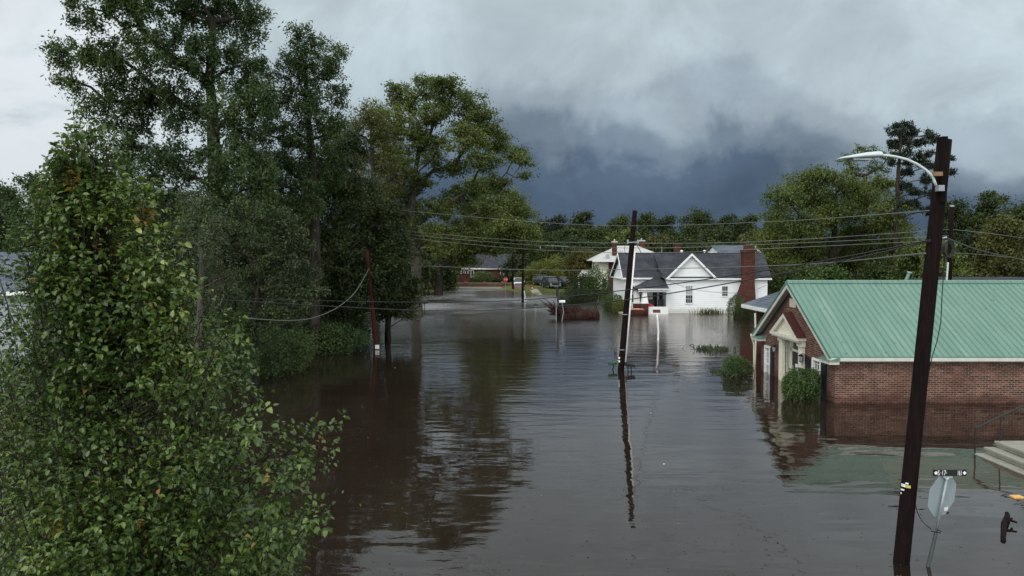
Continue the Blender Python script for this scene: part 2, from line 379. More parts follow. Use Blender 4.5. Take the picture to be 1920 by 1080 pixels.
M['leaf_wood'] = leaf_mat('distant_tree_leaves', [(0.0, C(0.024, 0.036, 0.013)), (0.5, C(0.048, 0.066, 0.021)), (1.0, C(0.087, 0.104, 0.031))], 0.2, 0.7, 0.12, 0.2)
M['needle'] = leaf_mat('pine_needles', [(0.0, C(0.010, 0.017, 0.010)), (1.0, C(0.029, 0.043, 0.019))], 0.1, 0.6, 0.5, 0.3)
M['dead_leaf'] = leaf_mat('dark_withered_leaves', [(0.0, C(0.010, 0.006, 0.006)), (1.0, C(0.022, 0.012, 0.010))], 0.1, 0.6, 0.5, 0.3)

# ---------------------------------------------------------------- ground, road, water
def shore(x):
    pts = [(-400, 112), (-40, 112), (-20, 116), (-13.5, 119), (-12.0, 138), (-11, 141), (-2.2, 141), (-0.5, 134), (1.5, 128), (3.0, 121), (6, 119), (14, 118), (40, 122), (400, 122)]
    xs, ys = zip(*pts); return np.interp(x, xs, ys)
def gh(x, y):
    d = y - shore(x)
    return np.where(d > 0, np.minimum(d * 0.030, 0.9), np.maximum(d * 0.06, -1.3))
def build_ground():
    xs = np.concatenate([np.linspace(-1500, -60, 14), np.arange(-56, 60, 1.0), np.linspace(62, 1500, 14)])
    ys = np.concatenate([np.linspace(-600, 90, 12), np.arange(92, 190, 1.0), np.linspace(195, 2600, 16)])
    X, Y = np.meshgrid(xs, ys); Z = gh(X, Y)
    rs = np.random.RandomState(3); Z = Z + np.where(np.abs(X) < 60, rs.uniform(-0.015, 0.015, Z.shape), 0)
    V = np.stack([X, Y, Z], -1).reshape(-1, 3); nx = len(xs); ny = len(ys)
    i, j = np.meshgrid(np.arange(nx - 1), np.arange(ny - 1)); a = (j * nx + i).ravel()
    Fq = np.stack([a, a + 1, a + nx + 1, a + nx], -1)
    m, N, out = new_mat('grass_and_mud'); g = N.n('ShaderNodeNewGeometry').outputs['Position']; z = N.sep(g)[2]
    n1 = N.noise(g, 0.5, 5, 0.65); n2 = N.noise(g, 9, 4, 0.7)
    grass = N.mix(N.mr(n1, 0.35, 0.65), C(0.055, 0.068, 0.018), C(0.110, 0.122, 0.032))
    grass = N.mix(N.mr(n2, 0.5, 0.75, 0, 0.6), grass, C(0.05, 0.06, 0.02))
    mud = N.mix(n2, C(0.045, 0.033, 0.022), C(0.07, 0.052, 0.036))
    pbr(N, out, N.mix(N.mr(z, -0.03, 0.03), mud, grass), 0.95, 0.1, 0, n2, 0.6, 0.05)
    tag(link('ground', npmesh('ground', V, [Fq]), m, None, True), kind='structure')
build_ground()

def water_mat():
    m, N, out = new_mat('flood_water')
    g = N.n('ShaderNodeNewGeometry').outputs['Position']; x, y, z = N.sep(g)
    # wind patches: calm near the camera, finer chop further up the street
    patch = N.mr(N.noise(N.vscale(g, (1.0, 0.6, 1)), 0.075, 4, 0.6, 0.4), 0.36, 0.66)
    far = N.mr(y, 16, 46, 0.34, 1.0)
    a1 = N.noise(N.vscale(g, (0.35, 1.0, 1)), 0.85, 2, 0.5, 0.3)       # slow swell
    a2 = N.noise(N.vscale(g, (0.45, 1.0, 1)), 3.3, 2, 0.55, 0.4)      # ripples
    a3 = N.noise(N.vscale(g, (0.5, 1.0, 1)), 9.5, 2, 0.5, 0.3)        # fine chop
    k2 = N.math('MULTIPLY', N.math('MULTIPLY_ADD', patch, 0.85, 0.15), far)
    h = N.math('MULTIPLY', a1, 0.026)
    h = N.math('MULTIPLY_ADD', N.math('MULTIPLY', a2, k2), 0.0125, h)
    h = N.math('MULTIPLY_ADD', N.math('MULTIPLY', a3, k2), 0.0026, h)
    chop = N.math('MULTIPLY', N.mr(y, 38, 75, 0.0, 1.0), N.math('MULTIPLY_ADD', patch, 0.5, 0.5))
    h = N.math('MULTIPLY_ADD', N.math('MULTIPLY', N.noise(N.vscale(g, (0.6, 1.0, 1)), 5.0, 3, 0.6, 0.3), chop), 0.045, h)
    bn = N.n('ShaderNodeBump'); bn.inputs['Strength'].default_value = 1.0; bn.inputs['Distance'].default_value = 1.0
    N.put(bn.inputs['Height'], h)
    fr = N.n('ShaderNodeFresnel'); fr.inputs['IOR'].default_value = 1.45; N.t.links.new(bn.outputs[0], fr.inputs['Normal'])
    gl = N.n('ShaderNodeBsdfGlossy'); N.put(gl.inputs['Roughness'], N.math('MULTIPLY_ADD', N.math('MULTIPLY', N.mr(y, 42, 92), N.math('MULTIPLY', N.math('MULTIPLY_ADD', patch, 0.6, 0.4), N.mr(x, 14, 7, 0.15, 1.0))), 0.27, 0.022)); gl.inputs['Color'].default_value = C(0.98, 0.945, 0.93)
    N.t.links.new(bn.outputs[0], gl.inputs['Normal'])
    silt = N.noise(g, 0.11, 4, 0.6, 0.5)
    df = N.n('ShaderNodeBsdfDiffuse'); N.put(df.inputs[0], N.mix(N.mr(silt, 0.3, 0.7), C(0.024, 0.0165, 0.0125), C(0.034, 0.025, 0.020)))
    tp = N.n('ShaderNodeBsdfTransparent'); tp.inputs[0].default_value = C(0.72, 0.55, 0.42)
    body = N.n('ShaderNodeMixShader'); body.inputs[0].default_value = 0.50
    N.t.links.new(df.outputs[0], body.inputs[1]); N.t.links.new(tp.outputs[0], body.inputs[2])
    mx = N.n('ShaderNodeMixShader'); N.put(mx.inputs[0], fr.outputs[0])
    N.t.links.new(body.outputs[0], mx.inputs[1]); N.t.links.new(gl.outputs[0], mx.inputs[2])
    N.t.links.new(mx.outputs[0], out.inputs[0]); return m
M['water'] = water_mat()
w = MB(); w.add([(-1500, -600, 0), (1500, -600, 0), (1500, 400, 0), (-1500, 400, 0)], [(0, 1, 2, 3)])
tag(w.build('water', M['water']), kind='structure')
# far street: pavement strip, low kerb, and brick walk sunk just below the flood near the steps
r_ = MB(); r_.slab([(-60, 143.2, 0.10), (45, 143.2, 0.10), (45, 147.5, 0.23), (-60, 147.5, 0.23)], 0.05)
tag(r_.build('road', worn('wet_asphalt', (0.15, 0.14, 0.12), 0.7, 0.2, 1.0)), kind='structure')
k_ = MB(); k_.box(-11.5, -1.6, 141.9, 142.4, 0.0, 0.14)
tag(k_.build('kerb', M['concrete']), kind='structure')
p_ = MB(); p_.add([(10.0, 21.5, -0.05), (24, 21.4, -0.05), (24, 17.9, -0.07), (9.0, 18.6, -0.07)], [(0, 1, 2, 3)])
tag(p_.build('path', brick_mat('sunken_brick_paving', (0.62, 0.40, 0.27), (0.52, 0.32, 0.22), (0.5, 0.38, 0.28))), kind='structure')
lp = MB(); lp.add([(3.2, 119.5, gh(3.2, 119.5) + .03), (4.6, 119.0, gh(4.6, 119) + .03), (4.2, 133, gh(4.2, 133) + .03), (3.0, 133, gh(3., 133) + .03)], [(0, 1, 2, 3)])
tag(lp.build('pavement', M['conc_dark']), kind='structure')

# ---------------------------------------------------------------- brick building with green metal roof
def on_x(X, px, py):
    """point on the plane x=X seen at pixel"""
    r = ray(px, py); t = X / r[0]; return (X, r[1] * t, CAMZ + r[2] * t)
def brick_building():
    t = thing('brick_building', 'long low brown brick building with a green metal roof, flooded to its windows', 'building', (12.04, 29.5, 0))
    x0, y0, y1, ex, z_e, z_r, ym = 12.04, 29.5, 38.3, 34.0, 1.78, 4.40, 33.9
    w = MB(); w.box(x0, ex, y0, y0 + 0.25, -1.2, z_e - .16); w.box(x0, ex, y1 - 0.25, y1, -1.2, z_e - .16); w.box(ex - .25, ex, y0 + .25, y1 - .25, -1.2, z_e - .16)
    # gable wall with a doorway gap (Y 32.7..34.8) built as pieces
    th = 0.25; zt = z_e - 0.16; sl = (z_r - z_e) / (ym - y0 + .3)
    def roofz(y): return z_e - 0.14 + sl * (ym - y0 + .3 - abs(y - ym)) - .09
    def gp(ya, yb, zb):
        n = 6; pts = [(ya, zb)] + [(yb, zb)] 
        top = [yb + (ya - yb) * i / n for i in range(n + 1)]
        if ya < ym < yb: top = sorted(top + [ym], reverse=True)
        return pts + [(y, roofz(y)) for y in top]
    w.prism(gp(y0 + .25, 30.84, -1.2), 0, x0, x0 + th); w.prism(gp(30.84, 31.74, 1.46), 0, x0, x0 + th)
    w.prism(gp(31.74, 33.0, -1.2), 0, x0, x0 + th)
    w.prism(gp(33.0, 34.95, 1.98), 0, x0, x0 + th)
    w.prism(gp(34.95, 36.94, -1.2), 0, x0, x0 + th); w.prism(gp(36.94, 37.75, 1.31), 0, x0, x0 + th); w.prism(gp(37.75, y1 - .25, -1.2), 0, x0, x0 + th)
    w.build('wall', M['brick'], t)
    # roof sheets with standing ribs
    rx0, rx1 = 11.72, 34.4; ov = 0.32
    rf = MB()
    for sgn in (-1, 1):
        ye = ym + sgn * (ym - y0 + ov)
        q = [(rx0, ye, z_e), (rx1, ye, z_e), (rx1, ym, z_r), (rx0, ym, z_r)]
        if sgn > 0: q = q[::-1]
        rf.slab(q, 0.05)
    dz = z_r - z_e; ny = -(dz); nl = math.hypot(dz, ym - y0 + ov)
    k = 0
    for i in range(int((rx1 - rx0) / 0.25)):
        x = 0.25 * math.ceil(rx0 / 0.25) + i * 0.25 - 0.125 + .0
        ye = y0 - ov
        hgt = 0.02
        rf.add([(x - .012, ye, z_e + .001), (x + .012, ye, z_e + .001), (x + .012, ym, z_r + .001), (x - .012, ym, z_r + .001),
                (x - .007, ye, z_e + hgt), (x + .007, ye, z_e + hgt), (x + .007, ym, z_r + hgt), (x - .007, ym, z_r + hgt)],
               [(4, 5, 6, 7), (0, 1, 5, 4), (1, 2, 6, 5), (3, 0, 4, 7), (2, 3, 7, 6)])
    roof = rf.build('roof', M['green_roof'], t)
    rc = MB(); rc.prism([(ym - .16, z_r - .06), (ym + .16, z_r - .06), (ym + .12, z_r + .03), (ym, z_r + .075), (ym - .12, z_r + .03)], 0, rx0 - .02, rx1 + .02)
    rc.build('ridge_cap', M['green_roof'], roof)
    # green rake edge trim
    et = MB()
    for sgn in (-1, 1):
        ye = ym + sgn * (ym - y0 + ov)
        et.prism([(ye, z_e + .03), (ym, z_r + .035), (ym, z_r - .085), (ye, z_e - .09)], 0, rx0 - .04, rx0 - .004)
    et.build('rake_trim', M['green_roof'], roof)
    # bargeboards, soffit, eaves fascia and cornice returns
    bb = MB()
    for sgn in (-1, 1):
        ye = ym + sgn * (ym - y0 + ov)
        bb.prism([(ye, z_e - .092), (ym, z_r - .088), (ym, z_r - .27), (ye, z_e - .27)], 0, rx0 - .02, rx0 + .03)
    bb.build('bargeboard', M['fascia'], t)
    fs = MB()
    fs.box(rx0 + .03, rx1, y0 - ov - .02, y0 - ov + .02, z_e - .17, z_e - .052)
    fs.box(rx0 + .03, rx1, y0 - ov + .02, y0, z_e - .17, z_e - .15)
    fs.box(rx0 + .03, rx1, y1 + ov - .02, y1 + ov + .02, z_e - .17, z_e - .052)
    fs.build('fascia', M['fascia'], t)
    sf = MB()
    for sgn in (-1, 1):
        ye = ym + sgn * (ym - y0 + ov)
        sf.prism([(ye, z_e - .09), (ym, z_r - .09), (ym, z_r - .115), (ye, z_e - .115)], 0, rx0 + .032, x0 - .003)
    sf.build('soffit', M['fascia'], t)
    for sgn in (-1, 1):
        ye = ym + sgn * (ym - y0 + ov); yi = ye - sgn * 1.0
        cr = MB(); cr.box(rx0 - .05, x0 - .003, ye + .03 * sgn, yi, z_e - .30, z_e - .172)
        o = cr.build('cornice_return', M['fascia'], t)
        cg = MB(); a, b = sorted((ye + sgn * .08, yi - sgn * .05))
        cg.add([(rx0 - .09, a, z_e - .168), (rx0 - .09, b, z_e - .168), (x0 - .003, b, z_e - .03), (x0 - .003, a, z_e - .03), (x0 - .003, b, z_e - .168), (x0 - .003, a, z_e - .168)],
               [(0, 3, 2, 1), (0, 1, 4, 5), (1, 2, 4), (0, 5, 3), (2, 3, 5, 4)])
        cg.build('return_cap', M['green_roof'], o)
    # frieze under eaves (shadowed board)
    fz = MB(); fz.box(x0 + .02, ex, y0 - .03, y0 - .003, z_e - .24, z_e - .174); fz.build('frieze', M['fascia'], t)
    # door surround
    ds = MB()
    for ya, yb in ((34.95, 35.4), (32.6, 33.0)):
        ds.box(x0 - .14, x0 - .003, ya, yb, -1.2, 1.75); ds.box(x0 - .19, x0 - .003, ya - .06, yb + .06, 1.75, 1.86)
        for j in range(3): ds.box(x0 - .155, x0 - .14, ya + .05 + j * .12, ya + .11 + j * .12, -1.2, 1.68)
    ds.box(x0 - .16, x0 - .003, 32.54, 35.46, 1.862, 2.06)
    ds.build('door_surround', M['offwhite'], t)
    jm = MB(); jm.box(x0, 12.40, 34.95, 35.03, -1.2, 1.98); jm.box(x0, 12.40, 32.92, 32.998, -1.2, 1.98); jm.box(x0, 12.40, 33.0, 34.95, 1.90, 1.98)
    for k in range(3): jm.box(x0 + .03 + k * .07, x0 + .07 + k * .07, 34.93, 34.948, -1.0, 1.75)
    jm.build('door_recess', M['offwhite'], t)
    dr = MB(); dr.box(12.27, 12.30, 33.45, 34.72, -1.2, 1.36); d = dr.build('door', M['black'], t)
    hp = MB(); hp.box(12.21, 12.266, 34.5, 34.56, 0.45, 0.75); hp.build('handle', M['galv'], d)
    pn = MB(); pn.box(12.255, 12.266, 34.0, 34.3, 0.55, 0.85); pn.build('notice', M['white'], d)
    tw = MB(); tw.box(12.25, 12.33, 33.0, 34.94, 1.36, 1.46)
    for yy in (33.0, 33.39, 34.73, 34.87): tw.box(12.25, 12.33, yy, yy + .06, -1.2, 1.90)
    f = tw.build('door_frame', M['offwhite'], t)
    g = MB(); g.box(12.31, 12.325, 33.07, 34.86, 1.46, 1.90); g.build('transom_glass', M['glass'], f)
    g = MB(); g.box(12.311, 12.325, 33.07, 33.38, -1.2, 1.36); g.build('sidelight', M['glass_pale'], f)
    # pediment over the door
    pd = thing('pediment', None, None, (11.7, 34.2, 2.14)); pd.parent = t; pd.location = Vector((11.7, 34.2, 2.14)) - ORG[t.name]
    pa, pb, px_, pz, pap = 32.5, 35.9, 11.70, 2.14, 3.06; pm = (pa + pb) / 2
    q = MB(); q.box(px_ - .04, x0 - .003, pa - .05, pb + .05, pz - .13, pz); q.box(px_ + .02, x0 - .003, pa + .05, pb - .05, pz - .2, pz - .13)
    q.prism([(pa + .3, pz), (pb - .3, pz), (pm, pap - .18)], 0, px_ + .10, px_ + .14); q.build('tympanum', M['offwhite'], pd)
    q = MB()
    for s_ in (-1, 1):
        ye = pa - .05 if s_ < 0 else pb + .05
        q.prism([(ye, pz + .002), (pm, pap), (pm, pap - .20), (ye - s_ * .42, pz + .002)], 0, px_ - .03, px_ + .09)
    q.build('rake_board', M['offwhite'], pd)
    q = MB()
    for s_ in (-1, 1):
        ye = pa - .1 if s_ < 0 else pb + .1
        q.prism([(ye, pz + .0), (pm, pap + .045), (pm, pap + .004), (ye + (-s_) * .08, pz + .002)], 0, px_ - .06, x0 - .003)
    q.build('pediment_roof', M['maroon'], pd)
    # windows and shutters on the gable wall
    for (ya, yb, zt, lbl) in ((30.84, 31.74, 1.44, None), (36.94, 37.75, 1.29, None)):
        q = MB(); fw = .09
        q.box(x0 - .05, x0 + .1, ya, ya + fw, -1.2, zt); q.box(x0 - .05, x0 + .1, yb - fw, yb, -1.2, zt); q.box(x0 - .05, x0 + .1, ya + fw, yb - fw, zt - fw, zt)
        q.box(x0 + .02, x0 + .07, ya + fw, yb - fw, .38, .44)
        for u in (1, 2): q.box(x0 + .035, x0 + .065, ya + fw + u * (yb - ya - 2 * fw) / 3 - .012, ya + fw + u * (yb - ya - 2 * fw) / 3 + .012, -1, zt - fw)
        for z in (-.1, .68, .98, 1.2): q.box(x0 + .036, x0 + .064, ya + fw, yb - fw, z, z + .022)
        fr = q.build('window_frame', M['white'], t)
        q = MB(); q.box(x0 + .07, x0 + .085, ya + fw, yb - fw, -1.2, zt - fw); q.build('pane', M['glass'], fr)
    for ya, yb, zt in ((30.3, 30.8, 1.40), (31.98, 32.44, 1.40), (36.42, 36.88, 1.26)):
        q = MB(); q.box(x0 - .045, x0 - .003, ya, yb, -1.2, zt)
        for z in np.arange(-.6, zt - .12, .09): q.box(x0 - .058, x0 - .046, ya + .05, yb - .05, z, z + .05)
        q.build('shutter', M['black'], t)
    q = MB(); q.box(x0 - .03, x0 - .003, 33.72, 34.42, 3.3, 3.66)
    for z in np.arange(3.34, 3.62, .07): q.box(x0 - .05, x0 - .03, 33.78, 34.36, z, z + .03)
    q.build('gable_vent', M['offwhite'], t)
    for yy, zz in ((35.85, 1.38), (32.50, 1.36)):
        q = MB(); q.box(x0 - .03, x0 - .003, yy - .05, yy + .05, zz - .2, zz + .1); q.tube([(x0 - .02, yy, zz + .05), (x0 - .12, yy, zz + .16), (x0 - .2, yy, zz + .1)], .012, 6)
        q.tube([(x0 - .2, yy, zz + .12), (x0 - .2, yy, zz + .08), (x0 - .2, yy, zz + .03)], [.02, .10, .105], 6)
        q.tube([(x0 - .2, yy, zz - .22), (x0 - .2, yy, zz - .18)], [.04, .07], 6)
        for a in range(6): q.tube([(x0 - .2 + .07 * math.cos(a * 1.047), yy + .07 * math.sin(a * 1.047), zz - .2), (x0 - .2 + .095 * math.cos(a * 1.047), yy + .095 * math.sin(a * 1.047), zz + .04)], .007, 4)
        l = q.build('wall_lantern', M['black'], t)
        q = MB(); q.tube([(x0 - .2, yy, zz - .18), (x0 - .2, yy, zz + .02)], [.055, .08], 6); q.build('lantern_glass', M['glass_pale'], l)
    # roof vents
    a = P(1694, 529, ym + .5); b = P(1705, 512, ym + .5)
    q = MB(); q.tube([(a[0], a[1], z_r - .4), (a[0], a[1], z_r - .2), b], .075, 10); v = q.build('vent_pipe', M['green_roof'], t)
    q = MB(); q.tube([b, (b[0] + .015, b[1], b[2] + .05)], .11, 12); q.build('pipe_cap', M['galv'], v)
    a = P(1508, 530, ym + .6); q = MB(); q.tube([(a[0], a[1], z_r - .4), (a[0], a[1], a[2] + .14)], .03, 8); q.build('vent_pipe', M['white'], t)
    q = MB(); q.box(13.2, 33, ym + .2, ym + .24, z_r - .6, z_r - .5)
    # gutter corner downpipe at far corner
    q = MB(); q.tube([(11.70, 38.9, 1.7), (11.86, 38.9, 1.2), (11.90, 38.9, -1.2)], .045, 8); q.build('downpipe', M['offwhite'], t)
brick_building()

def annex():
    t = thing('brick_annex', 'small dark red brick annex with low grey shingle roof behind the green-roofed building', 'building', (13.9, 41, 0))
    w = MB(); w.box(13.95, 20, 39.2, 45.4, -1.2, 2.5); w.build('wall', M['brick_dark'], t)
    r = MB(); e0, e1 = 38.95, 46.0
    r.slab([(13.3, e0, 2.78), (16.2, e0 + 1.5, 3.82), (16.2, e1 - .4, 3.82), (13.3, e1, 2.78)][::-1], .06)
    r.slab([(16.2, e0 + 1.5, 3.82), (20.8, e0, 2.78), (20.8, e1, 2.78), (16.2, e1 - .4, 3.82)][::-1], .06)
    r.slab([(13.3, e0, 2.78), (20.8, e0, 2.78), (16.2, e0 + 1.5, 3.82)], .06)
    r.build('roof', M['shingle_blue'], t)
    f = MB(); f.box(13.26, 13.30, e0 - .04, e1 + .02, 2.58, 2.77); f.box(13.30, 20.8, e0 - .04, e0 - .003, 2.58, 2.77); f.box(13.30, 13.93, e0, e1, 2.55, 2.578)
    f.build('fascia', M['white'], t)
    p = MB(); a = P(1416, 575, 40.5); p.tube([(a[0], a[1], 2.6), (a[0] + .05, a[1], 1.2), (a[0], a[1], -1)], .045, 8); p.build('porch_post', M['offwhite'], t)
    p = MB(); p.box(13.9, 13.945, 41.5, 42.4, -.6, 1.9); p.build('door', M['brick_dark'], t)
annex()

# ---------------------------------------------------------------- concrete steps
def steps():
    t = thing('concrete_steps', 'weathered concrete entrance steps with brick sides rising out of the water at the right edge', 'steps', (12.7, 21.7, 0))
    s = MB(); yb, ya = 21.75, 17.8
    for i, (x, z) in enumerate(((12.70, .03), (12.98, .20), (13.27, .37))):
        s.prism([(x + .0, z - .075), (x + .0, z), (x + .32 if i < 2 else 17.5, z), (x + .32 if i < 2 else 17.5, z - .075)], 1, ya, yb)
        s.box(x + .035, 17.4, ya + .04, yb - .04, z - .168, z - .077)
    s.build('tread', M['concrete'], t, bevel=.012)
    b = MB(); b.box(12.95, 17.3, ya + .08, yb - .08, -1.3, -.14); b.build('brick_base', M['brick_red'], t)
    for yy, nm in ((21.70, 0), (17.9, 1)):
        h = MB()
        p0 = (12.72, yy, .72); p1 = (13.49, yy, 1.09); p2 = (14.6, yy, 1.62); p3 = (17.2, yy, 1.62)
        h.tube([p0, p1, p2, p3], .027, 8)
        h.tube([(12.70, yy, -1.2), (12.72, yy, .72)], .022, 8)
        h.tube([(13.40, yy, .3), (13.42, yy, 1.05)], .02, 8)
        h.tube([(15.4, yy, .3), (15.4, yy, 1.62)], .02, 8)
        h.build('handrail', M['wire'], t)
steps()

# ---------------------------------------------------------------- white house
def white_house():
    t = thing('white_house', 'white clapboard house with dark shingle roof and tall brick chimney, water at its base', 'house', (15.3, 78.6, 0))
    Y0 = 78.6; zE = 3.52; XR = 25.2; XL = 11.45; Xg0 = 15.25; Xg1 = 20.1; YR = 84.0; zR = P(1300, 475, YR)[2]; YB = 90; yl = 80.6
    w = MB()
    w.box(Xg0, XR, Y0, Y0 + .2, -1.2, zE - .1); w.box(XR - .2, XR, Y0 + .2, YB, -1.2, zE - .1); w.box(XL, XL + .2, yl, YB, -1.2, zE - .1)
    w.box(XL + .2, Xg0 - .003, yl, yl + .2, -1.2, zE - .1); w.box(XL + .2, XR - .2, YB - .2, YB, -1.2, zE - .1)
    w.box(Xg0, Xg0 + .2, Y0 + .2, yl + .1, -1.2, zE - .1)
    w.build('wall', M['siding'], t)
    # main roof
    r = MB(); e = Y0 - .35; zs = zE
    r.slab([(Xg0 - .35, e, zs), (XR + .35, e, zs), (XR + 1.3, YR, zR), (Xg0 - .35, YR, zR)], .09)
    el = yl - .35
    r.slab([(XL - .3, el, zs), (Xg0 - .353, el, zs), (Xg0 - .353, YR, zR - .003), (XL - .3, YR, zR - .003)], .09)
    r.slab([(XR + .35, YB + .4, zs), (XL - .3, YB + .4, zs), (XL - .3, YR + .003, zR), (XR + 1.3, YR + .003, zR)], .09)
    r.prism([(e, zs - .01), (YR - .01, zR - .01), (el, zs - .01)], 0, Xg0 - .37, Xg0 - .30)
    roof = r.build('roof', M['shingle'], t)
    rc = MB(); rc.tube([(XL - .3, YR, zR + .01), (XR + 1.3, YR, zR + .01)], .06, 6); rc.build('ridge_cap', M['shingle'], roof)
    # left end gable
    g = MB(); g.prism([(yl, zE - .098), (YB, zE - .098), (YR, zR - .2)], 0, XL, XL + .15); g.build('end_gable', M['siding'], t); g = MB(); g.prism([(Y0 + .1, zE - .098), (YB, zE - .098), (YR, zR - .2)], 0, XR - .15, XR)
    g.build('end_gable', M['siding'], t)
    b = MB(); b.prism([(el, zE + .01), (YR, zR + .02), (YR, zR - .2), (el, zE - .2)], 0, XL - .36, XL - .305); b.prism([(YB + .4, zE + .01), (YR + .002, zR + .02), (YR + .002, zR - .2), (YB + .4, zE - .2)], 0, XL - .36, XL - .305)
    b.box(XL - .3, XL - .002, el, YB, zE - .2, zE - .12)
    b.build('bargeboard', M['white'], t)
    # front cross gable
    ap = P(1297, 476, Y0 - .3); xm = ap[0]; zA = ap[2]; gl = P(1249, 520, Y0)[0]; gr_ = 2 * xm - gl
    g = MB(); g.prism([(gl + .15, zE - .05), (gr_ - .15, zE - .05), (xm, zA - .12)], 1, Y0 - .06, Y0 + .1); g.build('front_gable', M['siding'], t)
    r = MB(); yv = YR - .2
    r.slab([(gl, Y0 - .38, zE + .03), (xm, Y0 - .38, zA + .04), (xm, yv, zA + .02), (gl, Y0 - .2, zE + .03)][::-1], .07)
    r.slab([(xm, Y0 - .38, zA + .04), (gr_, Y0 - .38, zE + .03), (gr_, Y0 - .2, zE + .03), (xm, yv, zA + .02)][::-1], .07)
    r.build('gable_roof', M['shingle'], t)
    b = MB()
    b.prism([(gl - .15, zE - .12), (gl + .12, zE - .12), (xm, zA - .2), (xm, zA + .06)], 1, Y0 - .46, Y0 - .383)
    b.prism([(gr_ + .15, zE - .12), (xm, zA + .06), (xm, zA - .2), (gr_ - .12, zE - .12)], 1, Y0 - .46, Y0 - .383)
    b.box(gl - .1, XR + .35, Y0 - .37, Y0 - .352, zE - .19, zE - .03); b.box(gl - .1, XR + .35, Y0 - .35, Y0 - .003, zE - .19, zE - .16)
    b.box(XL - .3, Xg0 - .36, el - .02, el - .002, zE - .19, zE - .03)
    b.box(Xg0 - .02, Xg0 + .12, Y0 - .03, Y0 - .003, -.5, zE - .2); b.box(XR - .12, XR + .02, Y0 - .03, Y0 - .003, -.5, zE - .2)
    b.box(XL - .02, XL + .12, yl - .03, yl - .003, -.5, zE - .2)
    b.build('trim', M['white'], t)
    # windows
    def win(xa, xb, za, zb, y, mid, upper='glass_pale'):
        q = MB(); f = .10
        q.box(xa - f, xa, y - .05, y - .002, za - f, zb + f); q.box(xb, xb + f, y - .05, y - .002, za - f, zb + f)
        q.box(xa, xb, y - .05, y - .002, zb, zb + f); q.box(xa - .05, xb + .05, y - .08, y - .051, za - f, za - .02); q.box(xa, xb, y - .05, y - .002, za - f, za)
        q.box(xa, xb, y - .04, y - .01, mid - .03, mid + .03)
        fr = q.build('window', M['white'], t)
        q = MB(); q.box(xa, xb, y - .02, y - .004, za, mid - .03); q.build('pane', M['glass'], fr)
        q = MB(); q.box(xa, xb, y - .021, y - .004, mid + .03, zb); q.build('pane', M[upper], fr)
        q = MB()
        for u in (1, 2): q.box(xa + (xb - xa) * u / 3 - .012, xa + (xb - xa) * u / 3 + .012, y - .03, y - .0215, za, zb)
        q.box(xa, xb, y - .03, y - .0215, (za + mid) / 2 - .012, (za + mid) / 2 + .012); q.build('glazing_bar', M['white'], fr)
    a = P(1286, 536, Y0); b_ = P(1298, 568, Y0); win(a[0], b_[0], b_[2], a[2], Y0, P(0, 553, Y0)[2])
    a = P(1354, 537, Y0); b_ = P(1364, 555, Y0); win(a[0], b_[0], b_[2], a[2], Y0, P(0, 546, Y0)[2], 'glass')
    a = P(1164, 532, yl); win(XL + .35, XL + .85, 1.0, 2.7, yl, 1.85, 'glass'); win(XL + 1.1, XL + 1.6, 1.0, 2.7, yl, 1.85, 'glass')
    # chimneys and roof vents
    ch = MB(); xa = P(1397, 0, 77.9)[0]; xb = P(1420, 0, 77.9)[0]; ztop = P(0, 468, 77.9)[2]
    ch.box(xa, xb, 77.7, 78.4, 2.9, ztop); ch.box(xa - .1, xb + .12, 77.62, 78.42, ztop - .28, ztop)
    xa2 = P(1388, 0, 77.9)[0]; xb2 = P(1422, 0, 77.9)[0]
    ch.prism([(xa2, 1.5), (xb2, 1.5), (xb, 2.9), (xa, 2.9)], 1, 77.7, 78.57); ch.box(xa2, xb2, 77.7, 78.57, -1.2, 1.5)
    ch.box(xa + .2, xb - .25, 77.8, 78.3, ztop, ztop + .42)
    ch.build('chimney', M['brick_red'], t)
    a = P(1264, 457, 85); b_ = P(1276, 457, 85)
    ch = MB(); ch.box(a[0], b_[0], 84.8, 85.4, 4.6, a[2]); ch.box(a[0] - .05, b_[0] + .05, 84.75, 85.45, a[2] - .15, a[2] - .02); ch.build('chimney', M['brick_red'], t)
    for px in (1278, 1321):
        a = P(px, 471, 84.8); v = MB(); v.tube([(a[0], a[1], a[2] - .5), (a[0], a[1], a[2] - .02)], .09, 8); v.tube([(a[0], a[1], a[2] - .04), (a[0], a[1], a[2] + .06), (a[0], a[1], a[2] + .12)], [.18, .16, .05], 10)
        v.build('roof_vent', M['white'], t)
    a = P(1241, 462, 84.8); v = MB(); v.tube([(a[0], a[1], a[2] - 1.2), a], .035, 6); v.build('vent_pipe', M['galv'], t)
    # porch
    pr = thing('porch', None, None, (13, 78.5, 0)); pr.parent = t; pr.location = Vector((13, 78.5, 0)) - ORG[t.name]
    zp = 2.52; pyf = 77.2; pxl = P(1196, 537, pyf)[0]; pxr = Xg0
    q = MB(); za = zE + .05
    q.slab([(pxl, pyf, zp), (pxr, pyf, zp), (pxr, yl - .35, za), (pxl + 2.2, yl - .35, za)], .08)
    q.slab([(pxl, pyf + 6, zp), (pxl, pyf, zp), (pxl + 2.2, yl - .35, za), (pxl + 2.2, yl + 2.2, za + .1)], .08)
    q.build('porch_roof', M['shingle'], pr)
    q = MB(); q.box(pxl, pxr, pyf - .05, pyf - .003, zp - .13, zp - .02); q.box(pxl + .1, pxr, pyf + .15, pyf + .3, zp - .35, zp - .12)
    for i in range(6): x = pxl + .3 + i * .52; q.box(x, x + .08, pyf - .25, pyf - .052, zp - .12, zp - .02)
    q.build('eave_board', M['white'], pr)
    q = MB(); q.box(pxl + .05, pxr, pyf + .3, yl, zp - .3, zp - .26); q.build('porch_ceiling', M['galv'], pr)
